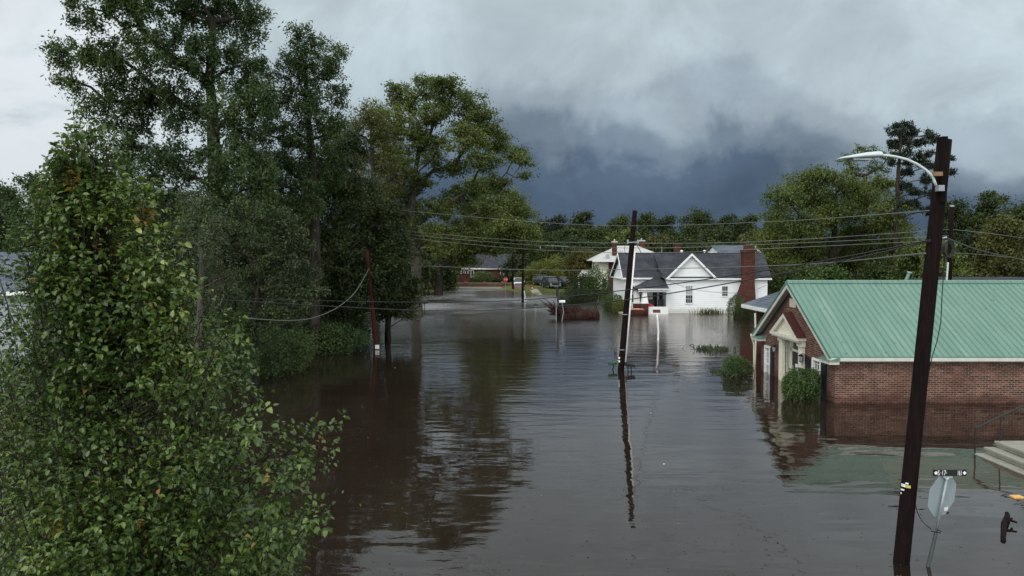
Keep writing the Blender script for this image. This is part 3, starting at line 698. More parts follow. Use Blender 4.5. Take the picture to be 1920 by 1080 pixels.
    for px in (1194, 1208.5):
        yy = pyf + .45 + (1208.5 - px) * .12; c = P(px, 560, yy); x = c[0]; zc = P(0, 567, yy)[2]
        q = MB(); q.add([(x - .30, yy - .3, zc), (x + .30, yy - .3, zc), (x + .30, yy + .3, zc), (x - .30, yy + .3, zc), (x - .17, yy - .17, zp - .3), (x + .17, yy - .17, zp - .3), (x + .17, yy + .17, zp - .3), (x - .17, yy + .17, zp - .3)],
                        [(0, 3, 2, 1), (4, 5, 6, 7), (0, 1, 5, 4), (1, 2, 6, 5), (2, 3, 7, 6), (3, 0, 4, 7)]); q.box(x - .35, x + .35, yy - .35, yy + .35, zc - .1, zc - .002)
        cl = q.build('column', M['white'], pr)
        q = MB(); q.box(x - .33, x + .33, yy - .33, yy + .33, -1.2, zc - .102); q.build('pier', M['brick_red'], pr)
    a = P(1213, 577, pyf + .4)
    q = MB(); q.box(a[0], pxr - .003, pyf + .35, pyf + .5, -1.0, a[2] + .1); q.build('porch_wall', M['white'], pr)
    q = MB(); q.box(a[0] - 2.5, pxr - .003, pyf + .5, yl - .003, -1, .10); q.build('porch_floor', M['conc_dark'], pr)
    q = MB(); bx = P(1182, 0, 76.6)[0]; bx2 = P(1209, 0, 76.6)[0]; q.box(bx, bx2, 76.3, 77.2, -1.2, .50); q.build('step_wall', M['brick_dark'], pr)
    q = MB(); q.box(bx - .05, bx + 1.1, 76.25, 77.2, .502, .60); q.box(bx + 1.15, bx2 + .03, 76.25, 77.2, .502, .58); q.build('step_coping', worn('salmon_coping_slab', (.48, .22, .15), .8, .2, 4), pr)
    q = MB()
    for px in (1228, 1240):
        x = P(px, 550, yl)[0]; q.box(x - .22, x + .22, yl - .04, yl - .004, .2, 2.3)
    q.build('porch_door', M['black'], pr)
    # chairs on the porch (dark, half hidden) are separate things
    for px, lb in ((1222, 'dark porch chair nearer the brick steps, behind the white porch wall'), (1240, 'dark porch chair beside the clapboard corner of the white house')):
        x = P(px, 560, 79.2)[0]; c = thing('porch_chair', lb, 'chair', (x, 79.2, .1), 'dark chairs on the white house porch')
        q = MB(); q.box(x - .28, x + .28, 78.95, 79.45, .50, .56); q.build('seat', M['black'], c)
        q = MB(); q.prism([(79.42, .6), (79.48, .6), (79.62, 1.35), (79.56, 1.35)], 0, x - .27, x + .27); q.build('backrest', M['black'], c)
        for dx in (-.25, .21):
            for dy in (-.22, .2):
                q = MB(); q.box(x + dx, x + dx + .04, 79.2 + dy, 79.24 + dy, .102, .498); q.build('leg', M['black'], c)
    x = P(1218, 577, 78.3)[0]; q = MB(); q.tube([(x - .3, 78.3, .55), (x - .2, 78.3, .72), (x, 78.3, .80), (x + .25, 78.3, .70), (x + .4, 78.3, .55)], [.1, .2, .25, .2, .08], 8)
    tag(q.build('cushion', M['sign_red'], None, True), 'red cushion lying behind the white porch wall', 'cushion')
white_house()

def gable_house(name, label, x0, x1, y0, y1, ze, zr, zb, wall, roof, ridge='x', hip=0.0, ov=.4):
    t = thing(name, label, 'house', ((x0 + x1) / 2, y0, zb))
    w = MB(); w.box(x0, x1, y0, y1, zb - 1.5, ze - .1)
    r = MB()
    if ridge == 'x':
        ym = (y0 + y1) / 2; a, b = x0 - ov, x1 + ov; h = hip
        r.slab([(a, y0 - ov, ze), (b, y0 - ov, ze), (b - h, ym, zr), (a + h, ym, zr)], .1); r.slab([(b, y1 + ov, ze), (a, y1 + ov, ze), (a + h, ym, zr), (b - h, ym, zr)], .1)
        if h > 0: r.slab([(b, y0 - ov, ze), (b, y1 + ov, ze), (b - h, ym, zr)], .1); r.slab([(a, y1 + ov, ze), (a, y0 - ov, ze), (a + h, ym, zr)], .1)
        else:
            w.prism([(y0, ze - .1), (y1, ze - .1), (ym, zr - .2)], 0, x0 + .003, x0 + .2); w.prism([(y0, ze - .1), (y1, ze - .1), (ym, zr - .2)], 0, x1 - .2, x1 - .003)
    else:
        xm = (x0 + x1) / 2
        r.slab([(x0 - ov, y0 - ov, ze), (xm, y0 - ov, zr), (xm, y1 + ov, zr), (x0 - ov, y1 + ov, ze)], .1); r.slab([(xm, y0 - ov, zr), (x1 + ov, y0 - ov, ze), (x1 + ov, y1 + ov, ze), (xm, y1 + ov, zr)], .1)
        w.prism([(x0, ze - .1), (x1, ze - .1), (xm, zr - .25)], 1, y0 + .003, y0 + .2)
        b = MB(); 
        for s_, xe in ((-1, x0 - ov), (1, x1 + ov)): b.prism([(xe, ze + .02), (xm, zr + .03), (xm, zr - .3), (xe, ze - .28)][::(1 if s_ < 0 else -1)], 1, y0 - ov - .05, y0 - ov - .002)
        b.build('bargeboard', M['white'], t)
    w.build('wall', wall, t); r.build('roof', roof, t)
    if ridge == 'x':
        f = MB(); f.box(x0 - ov, x1 + ov, y0 - ov - .04, y0 - ov - .002, ze - .22, ze - .01); f.build('fascia', M['white'], t)
    return t
def simple_win(t, xa, xb, za, zb, y, n=1, pane='glass'):
    q = MB(); f = .09
    q.box(xa - f, xa, y - .06, y - .002, za - f, zb + f); q.box(xb, xb + f, y - .06, y - .002, za - f, zb + f); q.box(xa, xb, y - .06, y - .002, zb, zb + f); q.box(xa, xb, y - .06, y - .002, za - f, za)
    for i in range(1, n): x = xa + (xb - xa) * i / n; q.box(x - .035, x + .035, y - .05, y - .01, za, zb)
    fr = q.build('window', M['white'], t); q = MB(); q.box(xa, xb, y - .02, y - .004, za, zb); q.build('pane', M[pane], fr)
# cream two-storey house behind the white one
Yc = 112.0; xl = P(1126, 0, Yc)[0]; zb = .6; ze = P(0, 488, Yc)[2]; zr = P(0, 461, Yc + 5)[2]
ch = gable_house('cream_house', 'cream two-storey house with pale hipped roof and red brick chimneys behind the white house', xl, xl + 9.2, Yc, Yc + 9, ze, zr, zb, M['cream'], M['shingle_light'], 'x', 4.2, 1.1)
q = MB(); a = P(1143, 0, Yc)[0]; b = P(1158, 0, Yc)[0]; q.box(a, b, Yc - .3, Yc - .003, -.2, ze - .12); q.box(a - .1, b + .2, Yc - .6, Yc - .303, -.2, .9); q.build('brick_bay', M['brick_red'], ch)
q = MB(); q.box(xl - .12, xl + 3, Yc - .12, Yc - .003, zb - .9, zb + .5); q.build('brick_base', M['brick_red'], ch)
for px0, px1, py, yy in ((1148.5, 1157, 453, Yc + .6), (1198, 1209, 451, Yc + 5)):
    a = P(px0, py, yy); b = P(px1, py, yy); q = MB(); q.box(a[0], b[0], yy, yy + .7, ze - .5, a[2] - .12); c = q.build('chimney', M['brick_red'], ch)
    q = MB(); q.box(a[0] - .08, b[0] + .08, yy - .08, yy + .78, a[2] - .118, a[2] + .06); q.tube([((a[0] + b[0]) / 2, yy + .35, a[2] + .06), ((a[0] + b[0]) / 2, yy + .35, a[2] + .35)], .1, 6); q.build('chimney_cap', M['shingle_light'], c)
a = P(1138, 480, Yc + .1); q = MB(); q.tube([(a[0], Yc - .2, ze), (a[0], Yc - .3, ze + .5)], .03, 6); q.tube([(a[0], Yc - .3, ze + .5), (a[0] + .05, Yc - .42, ze + .55)], [.05, .33], 12); q.build('satellite_dish', M['galv'], ch)
q = MB(); pa = P(1113, 0, Yc)[0]
for i in range(5): q.box(pa + i * .27, pa + i * .27 + .06, Yc + .3, Yc + .36, ze - 1.6, ze - .1)
q.box(pa, pa + 1.2, Yc + .28, Yc + .38, ze - 1.7, ze - 1.6); q.build('balcony_rail', M['white'], ch)
simple_win(ch, xl + .35, xl + .95, 1.5, 2.6, Yc)
# pale carport roof left of the cream house
g = thing('carport', 'low pale-roofed carport between the trees left of the cream house', 'carport', P(1100, 515, 116)); 
a = P(1082, 517, 116); b = P(1127, 517, 116); q = MB(); q.slab([(a[0], 115, a[2]), (b[0], 115, a[2]), (b[0] - .3, 120, a[2] + .9), (a[0] + 1.2, 120, a[2] + .9)], .15); q.build('roof', M['shingle_light'], g)
for x in (a[0] + .2, b[0] - .2): q = MB(); q.box(x - .07, x + .07, 115.2, 115.35, .2, a[2] - .15); q.build('post', M['white'], g)
# blue-grey roofed house behind right
Yd = 112.0; a = P(1352, 474, Yd); b = P(1424, 474, Yd)
bh = gable_house('white_house', 'white house with blue-grey gabled roof half hidden behind the clapboard house', a[0], b[0], Yd, Yd + 9, P(0, 474, Yd)[2], P(0, 460, Yd + 4.5)[2], .5, M['siding'], M['shingle_blue'], 'x', 0, .3)
q = MB(); xa = P(1417, 0, Yd - 1)[0]; xb = P(1446, 0, Yd - 1)[0]; zt = P(0, 461, Yd - 1)[2]; zl = P(0, 490, Yd - 1)[2]
q.slab([(xa, Yd - 2, zt), (xb, Yd - 2, zl), (xb, Yd + 7, zl), (xa, Yd + 7, zt)], .1); q.build('side_roof', M['shingle_blue'], bh)
q = MB(); q.prism([(xa - .1, zt + .02), (xb + .05, zl + .02), (xb + .05, zl - .33), (xa - .1, zt - .33)], 1, Yd - 2.06, Yd - 2.003); q.build('bargeboard', M['white'], bh)
q = MB(); q.prism([(xa, -.5), (xb - .5, -.5), (xb - .5, zl), (xa, zt - .4)], 1, Yd - 1.6, Yd - 1.4); q.build('side_wall', M['cream'], bh)
# far brick house
Yf = 165.0; a = P(855, 500, Yf); b = P(968, 500, Yf); zb = float(gh(0, Yf))
fh = gable_house('brick_house', 'far red brick house with dark roof and arched white window ending the street', a[0], b[0] - .4, Yf, Yf + 9, P(0, 503, Yf)[2], P(0, 476, Yf + 4.5)[2], zb, M['brick_red'], M['shingle'], 'x', .8, .4)
a = P(939, 519, Yf); b = P(954, 505.5, Yf); simple_win(fh, a[0], b[0], a[2], b[2] - .25, Yf, 3)
q = MB(); n = 10; xm = (a[0] + b[0]) / 2; hw = (b[0] - a[0]) / 2 + .1
for i in range(n):
    t0 = math.pi * i / n; t1 = math.pi * (i + 1) / n
    q.prism([(xm + hw * math.cos(t0), b[2] - .16 + .5 * math.sin(t0)), (xm + (hw - .14) * math.cos(t0), b[2] - .16 + .36 * math.sin(t0)), (xm + (hw - .14) * math.cos(t1), b[2] - .16 + .36 * math.sin(t1)), (xm + hw * math.cos(t1), b[2] - .16 + .5 * math.sin(t1))], 1, Yf - .08, Yf - .003)
q.build('arch_trim', M['white'], fh)
for p0, p1 in ((878, 888), (865, 872)): a = P(p0, 519, Yf); b = P(p1, 508, Yf); simple_win(fh, a[0], b[0], a[2], b[2], Yf, 2)
q = MB(); a = P(1068, 0, Yf)[0]
# dormer glint high in the trees
t = thing('white_house', 'white upper storey showing through gaps in the trees above the far brick house', 'house', P(890, 500, 185))
a = P(872, 486, 185); b = P(906, 470, 185); q = MB(); q.box(a[0], b[0], 185, 191, .5, b[2]); q.build('wall', M['white'], t)
q = MB(); q.slab([(a[0] - .5, 184.5, b[2]), (b[0] + .5, 184.5, b[2]), (b[0] - 1, 188, b[2] + 1.6), (a[0] + 1, 188, b[2] + 1.6)], .1); q.build('roof', M['shingle'], t)
simple_win(t, a[0] + 1.2, a[0] + 2.0, a[2], b[2] - .6, 185)
# low brick garden wall
zwall = float(gh(-5, 149))
w = MB(); w.box(-13.2, 6.5, 149, 149.25, .1, zwall + .62)
t = thing('garden_wall', 'long low brick garden wall along the lawn of the far brick house', 'wall', (-13.2, 149, .2)); w.build('brickwork', brick_mat('orange_brown_brick', (.15, .07, .045), (.11, .05, .035), (.18, .12, .09)), t)
w = MB(); w.box(-13.25, 6.55, 148.94, 149.31, zwall + .622, zwall + .70); w.build('coping', M['conc_dark'], t)
for x in (-12.0, -8.7, -5.2, -1.8): w = MB(); w.box(x - .22, x + .22, 148.9, 149.35, .1, zwall + .66); w.add([(x - .5, 148.93, zwall + .66), (x + .5, 148.93, zwall + .66), (x + .5, 149.3, zwall + .66), (x - .5, 149.3, zwall + .66), (x, 149.1, zwall + 1.05)], [(0, 1, 4), (1, 2, 4), (2, 3, 4), (3, 0, 4)]); w.build('pier', M['rust'], t)
w = MB(); a = P(857, 0, 152)[0]; b = P(880, 0, 152)[0]; w.box(a, b, 152, 152.3, .2, 2.45); w.box(a - .1, b + .1, 151.9, 152.4, 2.45, 2.6)
tag(w.build('brick_planter', M['brick_dark']), 'squat brown brick enclosure with pale coping in front of the far house', 'wall')
# dark-roofed building at right edge beyond the green roof
a = P(1800, 527, 62); b = P(1990, 527, 62)
dh = gable_house('dark_roofed_house', 'dark grey hipped roof of a building beyond the green roof at the right edge', a[0], b[0], 62, 70, P(0, 529, 62)[2], P(0, 519, 66)[2], 0, M['brick_dark'], M['shingle'], 'x', 1.0, .4)
# houses glimpsed through the pear tree
lh = gable_house('grey_house', 'grey-roofed house glimpsed at the left edge behind the near leafy tree', -46, -26.6, 44, 54, 3.6, 5.8, 0, M['galv'], M['shingle_blue'], 'x', 0, .5)
simple_win(lh, -29.5, -28.5, 1.2, 2.6, 44)
lw = gable_house('white_bungalow', 'white bungalow mostly hidden behind the grey-green shrubby trees on the left bank', -22.5, -15.6, 60, 66, 4.6, 6.0, 0, M['siding'], M['shingle'], 'x', 0, .5)
simple_win(lw, -19.5, -18.5, 2.0, 3.6, 60)

# ---------------------------------------------------------------- poles, lamps, wires
def sag(a, b, s, n=24):
    a = Vector(a); b = Vector(b); out = []
    for i in range(n + 1):
        t = i / n; p = a.lerp(b, t); p.z -= s * 4 * t * (1 - t); out.append(tuple(p))
    return out
def utility_pole(base, top, r0, r1, mat, label, box=False, group='utility poles standing in the flood'):
    bx, by = base[0], base[1]
    t = thing('utility_pole', label, 'utility pole', (bx, by, 0), group)
    b = Vector((bx, by, 0)); tp = Vector(top); d = (tp - b).normalized(); lo = b - d * 1.3
    q = MB(); n = 10; q.tube([lo + (tp - lo) * i / n for i in range(n + 1)], [r0 + (r1 - r0) * i / n for i in range(n + 1)], 14); q.build('pole', mat, t, True)
    return t
# near pole with street lamp
YB_ = G(1690, 1053)[1]
base = G(1690, 1054); top = P(1771, 262, YB_ + .05)
np_ = utility_pole(base, top, .139, .120, M['pole'], 'tall dark leaning utility pole with street lamp in the right foreground')
def onpole(py, off=0): 
    bz = Vector(base); tp = Vector(top)
    for i in range(200):
        p = bz.lerp(tp, i / 199.0)
        # pixel row of p
        d = p.y * CP - (p.z - CAMZ) * SP; v = (p.y * SP + (p.z - CAMZ) * CP) / d
        if CY - v * F <= py: break
    return p + Vector((off, 0, 0))
q = MB(); p = onpole(262); q.box(p.x - .13, p.x - .03, p.y - .17, p.y + .02, p.z - 1.1, p.z + .035); q.build('splice_block', M['pole'], np_)
q = MB(); a = Vector(P(1757, 353, YB_ - .05)); b = Vector(P(1757, 327, YB_ - .05))
arm = [P(x, y, YB_ - .12 - .0) for x, y in ((1755, 348), (1752, 340), (1748, 330), (1735, 318), (1718, 307), (1700, 299), (1680, 294), (1662, 291.5), (1646, 291))]
q.tube(arm, .024, 10); q.build('lamp_arm', M['pale_metal'], np_, True)
q = MB(); q.box(a.x - .06, a.x + .04, YB_ - .22, YB_ - .10, a.z - .06, a.z + .04); q.build('arm_bracket', M['galv'], np_)
q = MB(); q.box(b.x - .12, b.x + .02, YB_ - .20, YB_ - .11, b.z - .04, b.z + .03); q.build('arm_clamp', worn('rusty_yellow_clamp', (.24, .14, .07), .7, .2, 20), np_)
h = [P(x, y, YB_ - .12) for x, y in ((1652, 291.5), (1646, 291.8), (1625, 293), (1600, 295.5), (1580, 297), (1570, 298.5))]
lamp = MB(); ring = []; hs = [(.065, .08), (.078, .10), (.070, .13), (.052, .135), (.028, .09), (.010, .025)]; k = 10; vs = []; fs = []
for (c, (rz, ry)) in zip(h, hs):
    for j in range(k):
        an = 2 * math.pi * j / k; zz = math.sin(an); vs.append((c[0], c[1] + ry * math.cos(an), c[2] + (rz * zz if zz > 0 else rz * .45 * zz)))
for i in range(len(h) - 1):
    for j in range(k): fs.append((i * k + j, i * k + (j + 1) % k, (i + 1) * k + (j + 1) % k, (i + 1) * k + j))
fs.append(tuple(range(k))); fs.append(tuple(range((len(h) - 1) * k, len(h) * k))[::-1]); lamp.add(vs, fs)
lh_ = lamp.build('lamp_head', M['pale_metal'], np_, True)
q = MB(); c = h[3]; c2 = h[2]; q.box(c[0] - .03, c2[0] + .04, c[1] - .085, c[1] + .085, c[2] - .052, c[2] - .02); q.build('lamp_lens', M['galv'], lh_)
q = MB(); c = P(1632, 287, YB_ - .12); q.tube([(c[0], c[1], c[2] - .05), (c[0], c[1], c[2] + .03)], .04, 10); q.build('photocell', M['black'], lh_)
# tags on the near pole
f0 = onpole(912); q = MB()
def tagface(px0, px1, py0, py1, mat, nm):
    """small plate wrapped on the camera side of the near pole"""
    c = onpole((py0 + py1) / 2); yy = YB_ - .155; rr = .158; aa = P(px0, py0, yy); bb = P(px1, py1, yy)
    q = MB(); n = 6; pts = []
    for i in range(n + 1):
        x = aa[0] + (bb[0] - aa[0]) * i / n; dx = max(-rr * .98, min(rr * .98, x - c.x)); y = c.y - math.sqrt(rr * rr - dx * dx); pts.append((c.x + dx, y))
    vs = [(x, y, aa[2]) for x, y in pts] + [(x, y, bb[2]) for x, y in pts] + [(x, y + .004, aa[2]) for x, y in pts] + [(x, y + .004, bb[2]) for x, y in pts]; m_ = n + 1
    q.add(vs, [(i, i + 1, m_ + i + 1, m_ + i) for i in range(n)] + [(2 * m_ + i + 1, 2 * m_ + i, 3 * m_ + i, 3 * m_ + i + 1) for i in range(n)]); q.build(nm, mat, np_)
tagface(1692, 1700, 909.5, 915, M['white'], 'pole_tag'); tagface(1700.5, 1707, 910.5, 915.5, M['yellow'], 'pole_tag')
tagface(1700, 1704, 906, 909, M['white'], 'pole_tag'); tagface(1694, 1698, 919, 922, M['white'], 'pole_tag'); tagface(1691, 1695, 926, 929, M['white'], 'pole_tag')
q = MB(); pj = [onpole(y, .135 + .02 * math.sin(y)) for y in (452, 500, 560, 610)]; pj = [Vector((p.x, p.y - .03, p.z)) for p in pj]
q.tube([P(1778, 448, YB_ + .1), P(1770, 500, YB_), P(1766, 560, YB_), P(1764, 605, YB_), P(1757, 640, YB_), P(1748, 668, YB_), onpole(720, .12)], .009, 6); q.build('loose_cable', M['wire'], np_)
q = MB()
for k_i in range(4):
    cc = Vector(P(1769 + k_i, 462, YB_ - .02)); q.tube([(cc.x + .09 * math.cos(a_ * .7), cc.y - .12 - .01 * k_i, cc.z - .05 + (.12 + .01 * k_i) * math.sin(a_ * .7)) for a_ in range(10)], .007, 5)
q.build('cable_loop', M['wire'], np_)
q = MB(); a = onpole(448, .12); q.tube([a, (a.x + .07, a.y - .05, a.z + .02)], .016, 8); q.build('insulator', M['pale_metal'], np_)
# central pole
bc = G(1164, 695); tc_ = P(1190.5, 395, bc[1] + .3)
cp = utility_pole(bc, tc_, .165, .115, M['pole'], 'leaning dark utility pole with white conduit standing mid-street')
q = MB(); c0 = Vector(bc).lerp(Vector(tc_), .02) + Vector((.185, -.05, 0)); c1 = Vector(bc).lerp(Vector(tc_), .745) + Vector((.155, -.05, 0)); q.tube([c0, c1], .042, 8); q.build('conduit', M['white'], cp, True)
q = MB()
for f_ in (.13, .35): p = Vector(bc).lerp(Vector(tc_), f_); q.box(p.x - .17, p.x + .06, p.y - .19, p.y - .12, p.z, p.z + .03)
q.build('band', M['galv'], cp)
q = MB(); p = Vector(P(1187, 455, bc[1])); q.tube([(p.x - .28, p.y - .2, p.z), (p.x + .25, p.y - .2, p.z + .02)], .03, 6)
for a_ in (-.28, .2): q.tube([(p.x + a_, p.y - .2, p.z - .05), (p.x + a_, p.y - .2, p.z + .14)], .045, 8)
q.build('insulator', M['galv'], cp)
q = MB(); q.tube([(p.x - .25 - .18 * math.sin(i * .35), p.y - .18, p.z - .0 - .3 * (1 - math.cos(i * .35))) for i in range(9)], .012, 5); q.build('cable_loop', M['wire'], cp)
q = MB(); p = Vector(bc).lerp(Vector(tc_), .055); 
for dz in (0, .16): q.box(p.x - .17, p.x - .10, p.y - .16, p.y - .12, p.z + dz, p.z + dz + .09)
q.build('reflector', M['white'], cp)
# pole behind the green roof
b2 = (P(1779, 528, 44)[0], 44, 0); utility_pole(b2, P(1784, 388, 44), .15, .11, M['pole'], 'slim dark utility pole rising behind the green metal roof')
cp2 = [o for o in bpy.data.objects if o.get('label') == 'slim dark utility pole rising behind the green metal roof'][0]
q = MB(); a = P(1777.5, 492, 43.82); b = P(1775, 530, 43.82); q.tube([a, (b[0] - .2, b[1], .2)], .05, 8); q.build('conduit', M['pale_metal'], cp2)
q = MB(); a = P(1785, 388, 44); q.tube([a, (a[0], a[1], a[2] + .1)], .12, 8); q.build('pole_cap', M['galv'], cp2)
# reddish left pole
b3 = G(705, 655); t3 = P(688, 470, b3[1] + .3)
rp = utility_pole(b3, t3, .135, .105, M['pole_red'], 'reddish leaning utility pole at the edge of the dark trees')
q = MB(); q.box(b3[0] - .02, b3[0] + .22, b3[1] - .19, b3[1] - .14, .04, .28); q.build('marker_plate', M['white'], rp)
q = MB(); q.tube([Vector(b3).lerp(Vector(t3), .0) + Vector((-.15, 0, 0)), Vector(b3).lerp(Vector(t3), .55) + Vector((-.13, 0, 0))], .012, 5); q.build('ground_wire', M['wire_pale'], rp)
# street lamp pole among the trees
b4 = G(725, 637); tp4 = P(734, 385, b4[1] + 1)
lp4 = utility_pole(b4, tp4, .15, .11, M['pole'], 'dark pole wrapped in foliage carrying a small street lamp arm')
yy = b4[1] + .4
q = MB(); q.tube([P(731, 458, yy), P(735, 454, yy), P(742, 452.3, yy), P(750, 452, yy)], .035, 6); q.build('lamp_arm', M['pale_metal'], lp4)
q = MB(); q.tube([P(748, 452.4, yy), P(753, 452.6, yy), P(762, 453.6, yy)], [.08, .12, .05], 8); q.build('lamp_head', M['pale_metal'], lp4, True)
q = MB(); 
for py in (398, 414, 430): a = P(735 - (430 - py) * .05, py, yy - .2); q.tube([a, (a[0], a[1], a[2] + .22)], .06, 6)
q.build('insulator', M['pale_metal'], lp4)
# far poles
b5 = G(980, 567); fp = utility_pole(b5, P(980.5, 452, b5[1]), .17, .12, M['pole'], 'thin dark utility pole with white striped foot beside the flooded lawn')
q = MB(); q.tube([(b5[0] + .24, b5[1] - .05, .1), (b5[0] + .30, b5[1] - .05, .8), (b5[0] + .17, b5[1] - .05, 1.45)], .06, 6); q.build('guy_guard', M['white'], fp)
b6 = (P(962, 545, 138)[0], 138, 0.0); utility_pole(b6, P(961, 474, 138), .2, .14, M['pole'], 'far thin dark pole just left of the white pickup')
fp7 = utility_pole((P(1040, 0, 150)[0], 150, 0), P(1040, 462, 150), .16, .12, M['pole'], 'far thin pole with pale insulators above the yellow-green trees')
q = MB(); a = P(1013, 463, 149.8); q.tube([(a[0], a[1], a[2] - .4), (a[0], a[1], a[2] + .3)], .12, 6)
for dx in (0.0, 1.1, 2.2): q.tube([(a[0] + dx, a[1], a[2] + .3), (a[0] + dx, a[1], a[2] + .45)], .05, 6)
q.tube([(a[0], a[1], a[2] + .3), (a[0] + 5.2, a[1], a[2] + .1)], .035, 6); q.build('crossarm', M['galv'], fp7)

def wire(pts, r, mat, label, group):
    q = MB(); q.tube(pts, r * (.8 if mat is M['wire_pale'] else 1), 5); tag(q.build('overhead_wire', mat), label, 'wire', group)
ye = yy
GW = 'overhead wires strung across the street'
YN = YB_
def curve(ks, n=28):
    """smooth path through (px,py,Y) keys"""
    pts = [Vector(P(*k)) for k in ks]; out = []
    for i in range(len(pts) - 1):
        p0 = pts[max(i - 1, 0)]; p1 = pts[i]; p2 = pts[i + 1]; p3 = pts[min(i + 2, len(pts) - 1)]
        for j in range(n // (len(pts) - 1) + 1):
            t = j / (n // (len(pts) - 1) + 1)
            out.append(.5 * ((2 * p1) + (-p0 + p2) * t + (2 * p0 - 5 * p1 + 4 * p2 - p3) * t * t + (-p0 + 3 * p1 - 3 * p2 + p3) * t ** 3))
    out.append(pts[-1]); return out
wire(curve([(735, 393, 51), (1000, 416, 43), (1187, 423.5, 38), (1440, 416, 27), (1756, 394, 14.2)]), .013, M['wire_pale'], 'topmost thin pale wire crossing in front of the far treeline', GW)
wire(curve([(735, 431, 51), (960, 450, 47), (1187, 456, 38.6), (1440, 452, 40), (1783, 430, 44)]), .015, M['wire_pale'], 'upper of the three pale wires meeting the mid-street pole', GW)
wire(curve([(735, 437, 51), (960, 457, 47), (1187, 465, 38.6), (1440, 458, 40), (1780, 442, 44)]), .015, M['wire_pale'], 'middle of the three pale wires meeting the mid-street pole', GW)
wire(curve([(735, 443, 51), (960, 465, 47), (1187, 474, 38.6), (1440, 466, 40), (1780, 450, 44)]), .015, M['wire_pale'], 'lowest of the three pale wires meeting the mid-street pole', GW)
wire(curve([(762, 500, 60), (775, 498, 50), (1000, 506, 44), (1187, 505, 38.4), (1480, 497, 28), (1735, 475, YN)]), .019, M['wire_pale'], 'thick pale cable running from the oak past the roof of the white house', GW)
wire(curve([(470, 560, 24), (690, 566, 26), (860, 566, 24), (1000, 561, 22), (1190, 542, 19), (1480, 500, 16), (1745, 450, YN - .1)]), .012, M['wire'], 'upper of the two black cables dipping from the near pole over the water', GW)
wire(curve([(380, 560, 24), (690, 578, 26), (860, 583, 24), (1000, 577, 22), (1190, 560, 19), (1480, 510, 16), (1745, 452, YN - .1)]), .013, M['wire'], 'lower of the two black cables dipping from the near pole over the water', GW)
wire(curve([(692, 503, 47.2), (668, 545, 42), (635, 575, 38), (590, 595, 34), (540, 601, 31), (465, 597, 27)]), .021, M['wire_pale'], 'slack pale cable hanging from the reddish pole towards the near tree', GW)
wire(curve([(1192, 456, 38.3), (1215, 492, 48), (1246, 522, 62), (1290, 540, 70), (1340, 548, 76), (1400, 548, 78), (1436, 535, 78.4)]), .022, M['wire_pale'], 'service cable dropping from the mid-street pole to the white house', GW)
wire(curve([(1776, 447, YN + .1), (1840, 470, 18), (1925, 489, 22)]), .014, M['wire'], 'black cable leaving the near pole towards the right edge', GW)
wire(curve([(1783, 430, 44), (1850, 437, 44), (1925, 447, 44)]), .016, M['wire_pale'], 'thin pale wire above the black cable at the right edge', GW)
wire(curve([(1783, 474, 44), (1850, 478, 44), (1925, 487, 44)]), .013, M['wire_pale'], 'thin pale wire just above the green roof at the right edge', GW)

# ---------------------------------------------------------------- street sign with stop sign seen from behind
def text_mesh(s, size, name):
    c = bpy.data.curves.new(name, 'FONT'); c.body = s; c.size = size; c.extrude = .002; c.align_x = 'LEFT'; c.align_y = 'CENTER'
    o = bpy.data.objects.new(name, c); COL.objects.link(o)
    dg = bpy.context.evaluated_depsgraph_get(); dg.update(); me = bpy.data.meshes.new_from_object(o.evaluated_get(dg)); 
    bpy.data.objects.remove(o); return me
def put_text(s, size, name, mat, parent, loc, rot=(math.pi / 2, 0, 0), sx=1.0):
    me = text_mesh(s, size, name); me.materials.clear(); o = link(name, me, mat, parent); o.location = Vector(loc) - ORG[parent.name]; o.rotation_euler = rot; o.scale = (sx, 1, 1); return o
sb = Vector(G(1738, 1062)); YS = sb.y; st = Vector(P(1777, 889, YS - .02)); kx = Vector(P(1755, 1000, YS))
sg = thing('street_sign', 'leaning stop sign seen from behind under a black street name plate, beside the near pole', 'street sign', (sb.x, sb.y, 0))
d = (st - sb).normalized()
q = MB(); q.tube([sb - d * 1.2, kx], .033, 10); q.build('post_sleeve', worn('dark_wet_steel', (.06, .07, .07), .5, .2, 9), sg)
q = MB(); q.tube([kx - d * .05, st - d * .06], .024, 10)
q.build('post', M['galv'], sg, True)
q = MB(); q.tube([kx + Vector((-.10, -.03, .05)), kx + Vector((.06, -.03, .02))], .012, 6); q.tube([sb + d * .68 + Vector((.0, -.04, 0)), sb + d * .68 + Vector((.09, -.03, -.03))], .01, 6); q.build('bolt', M['wire'], sg)
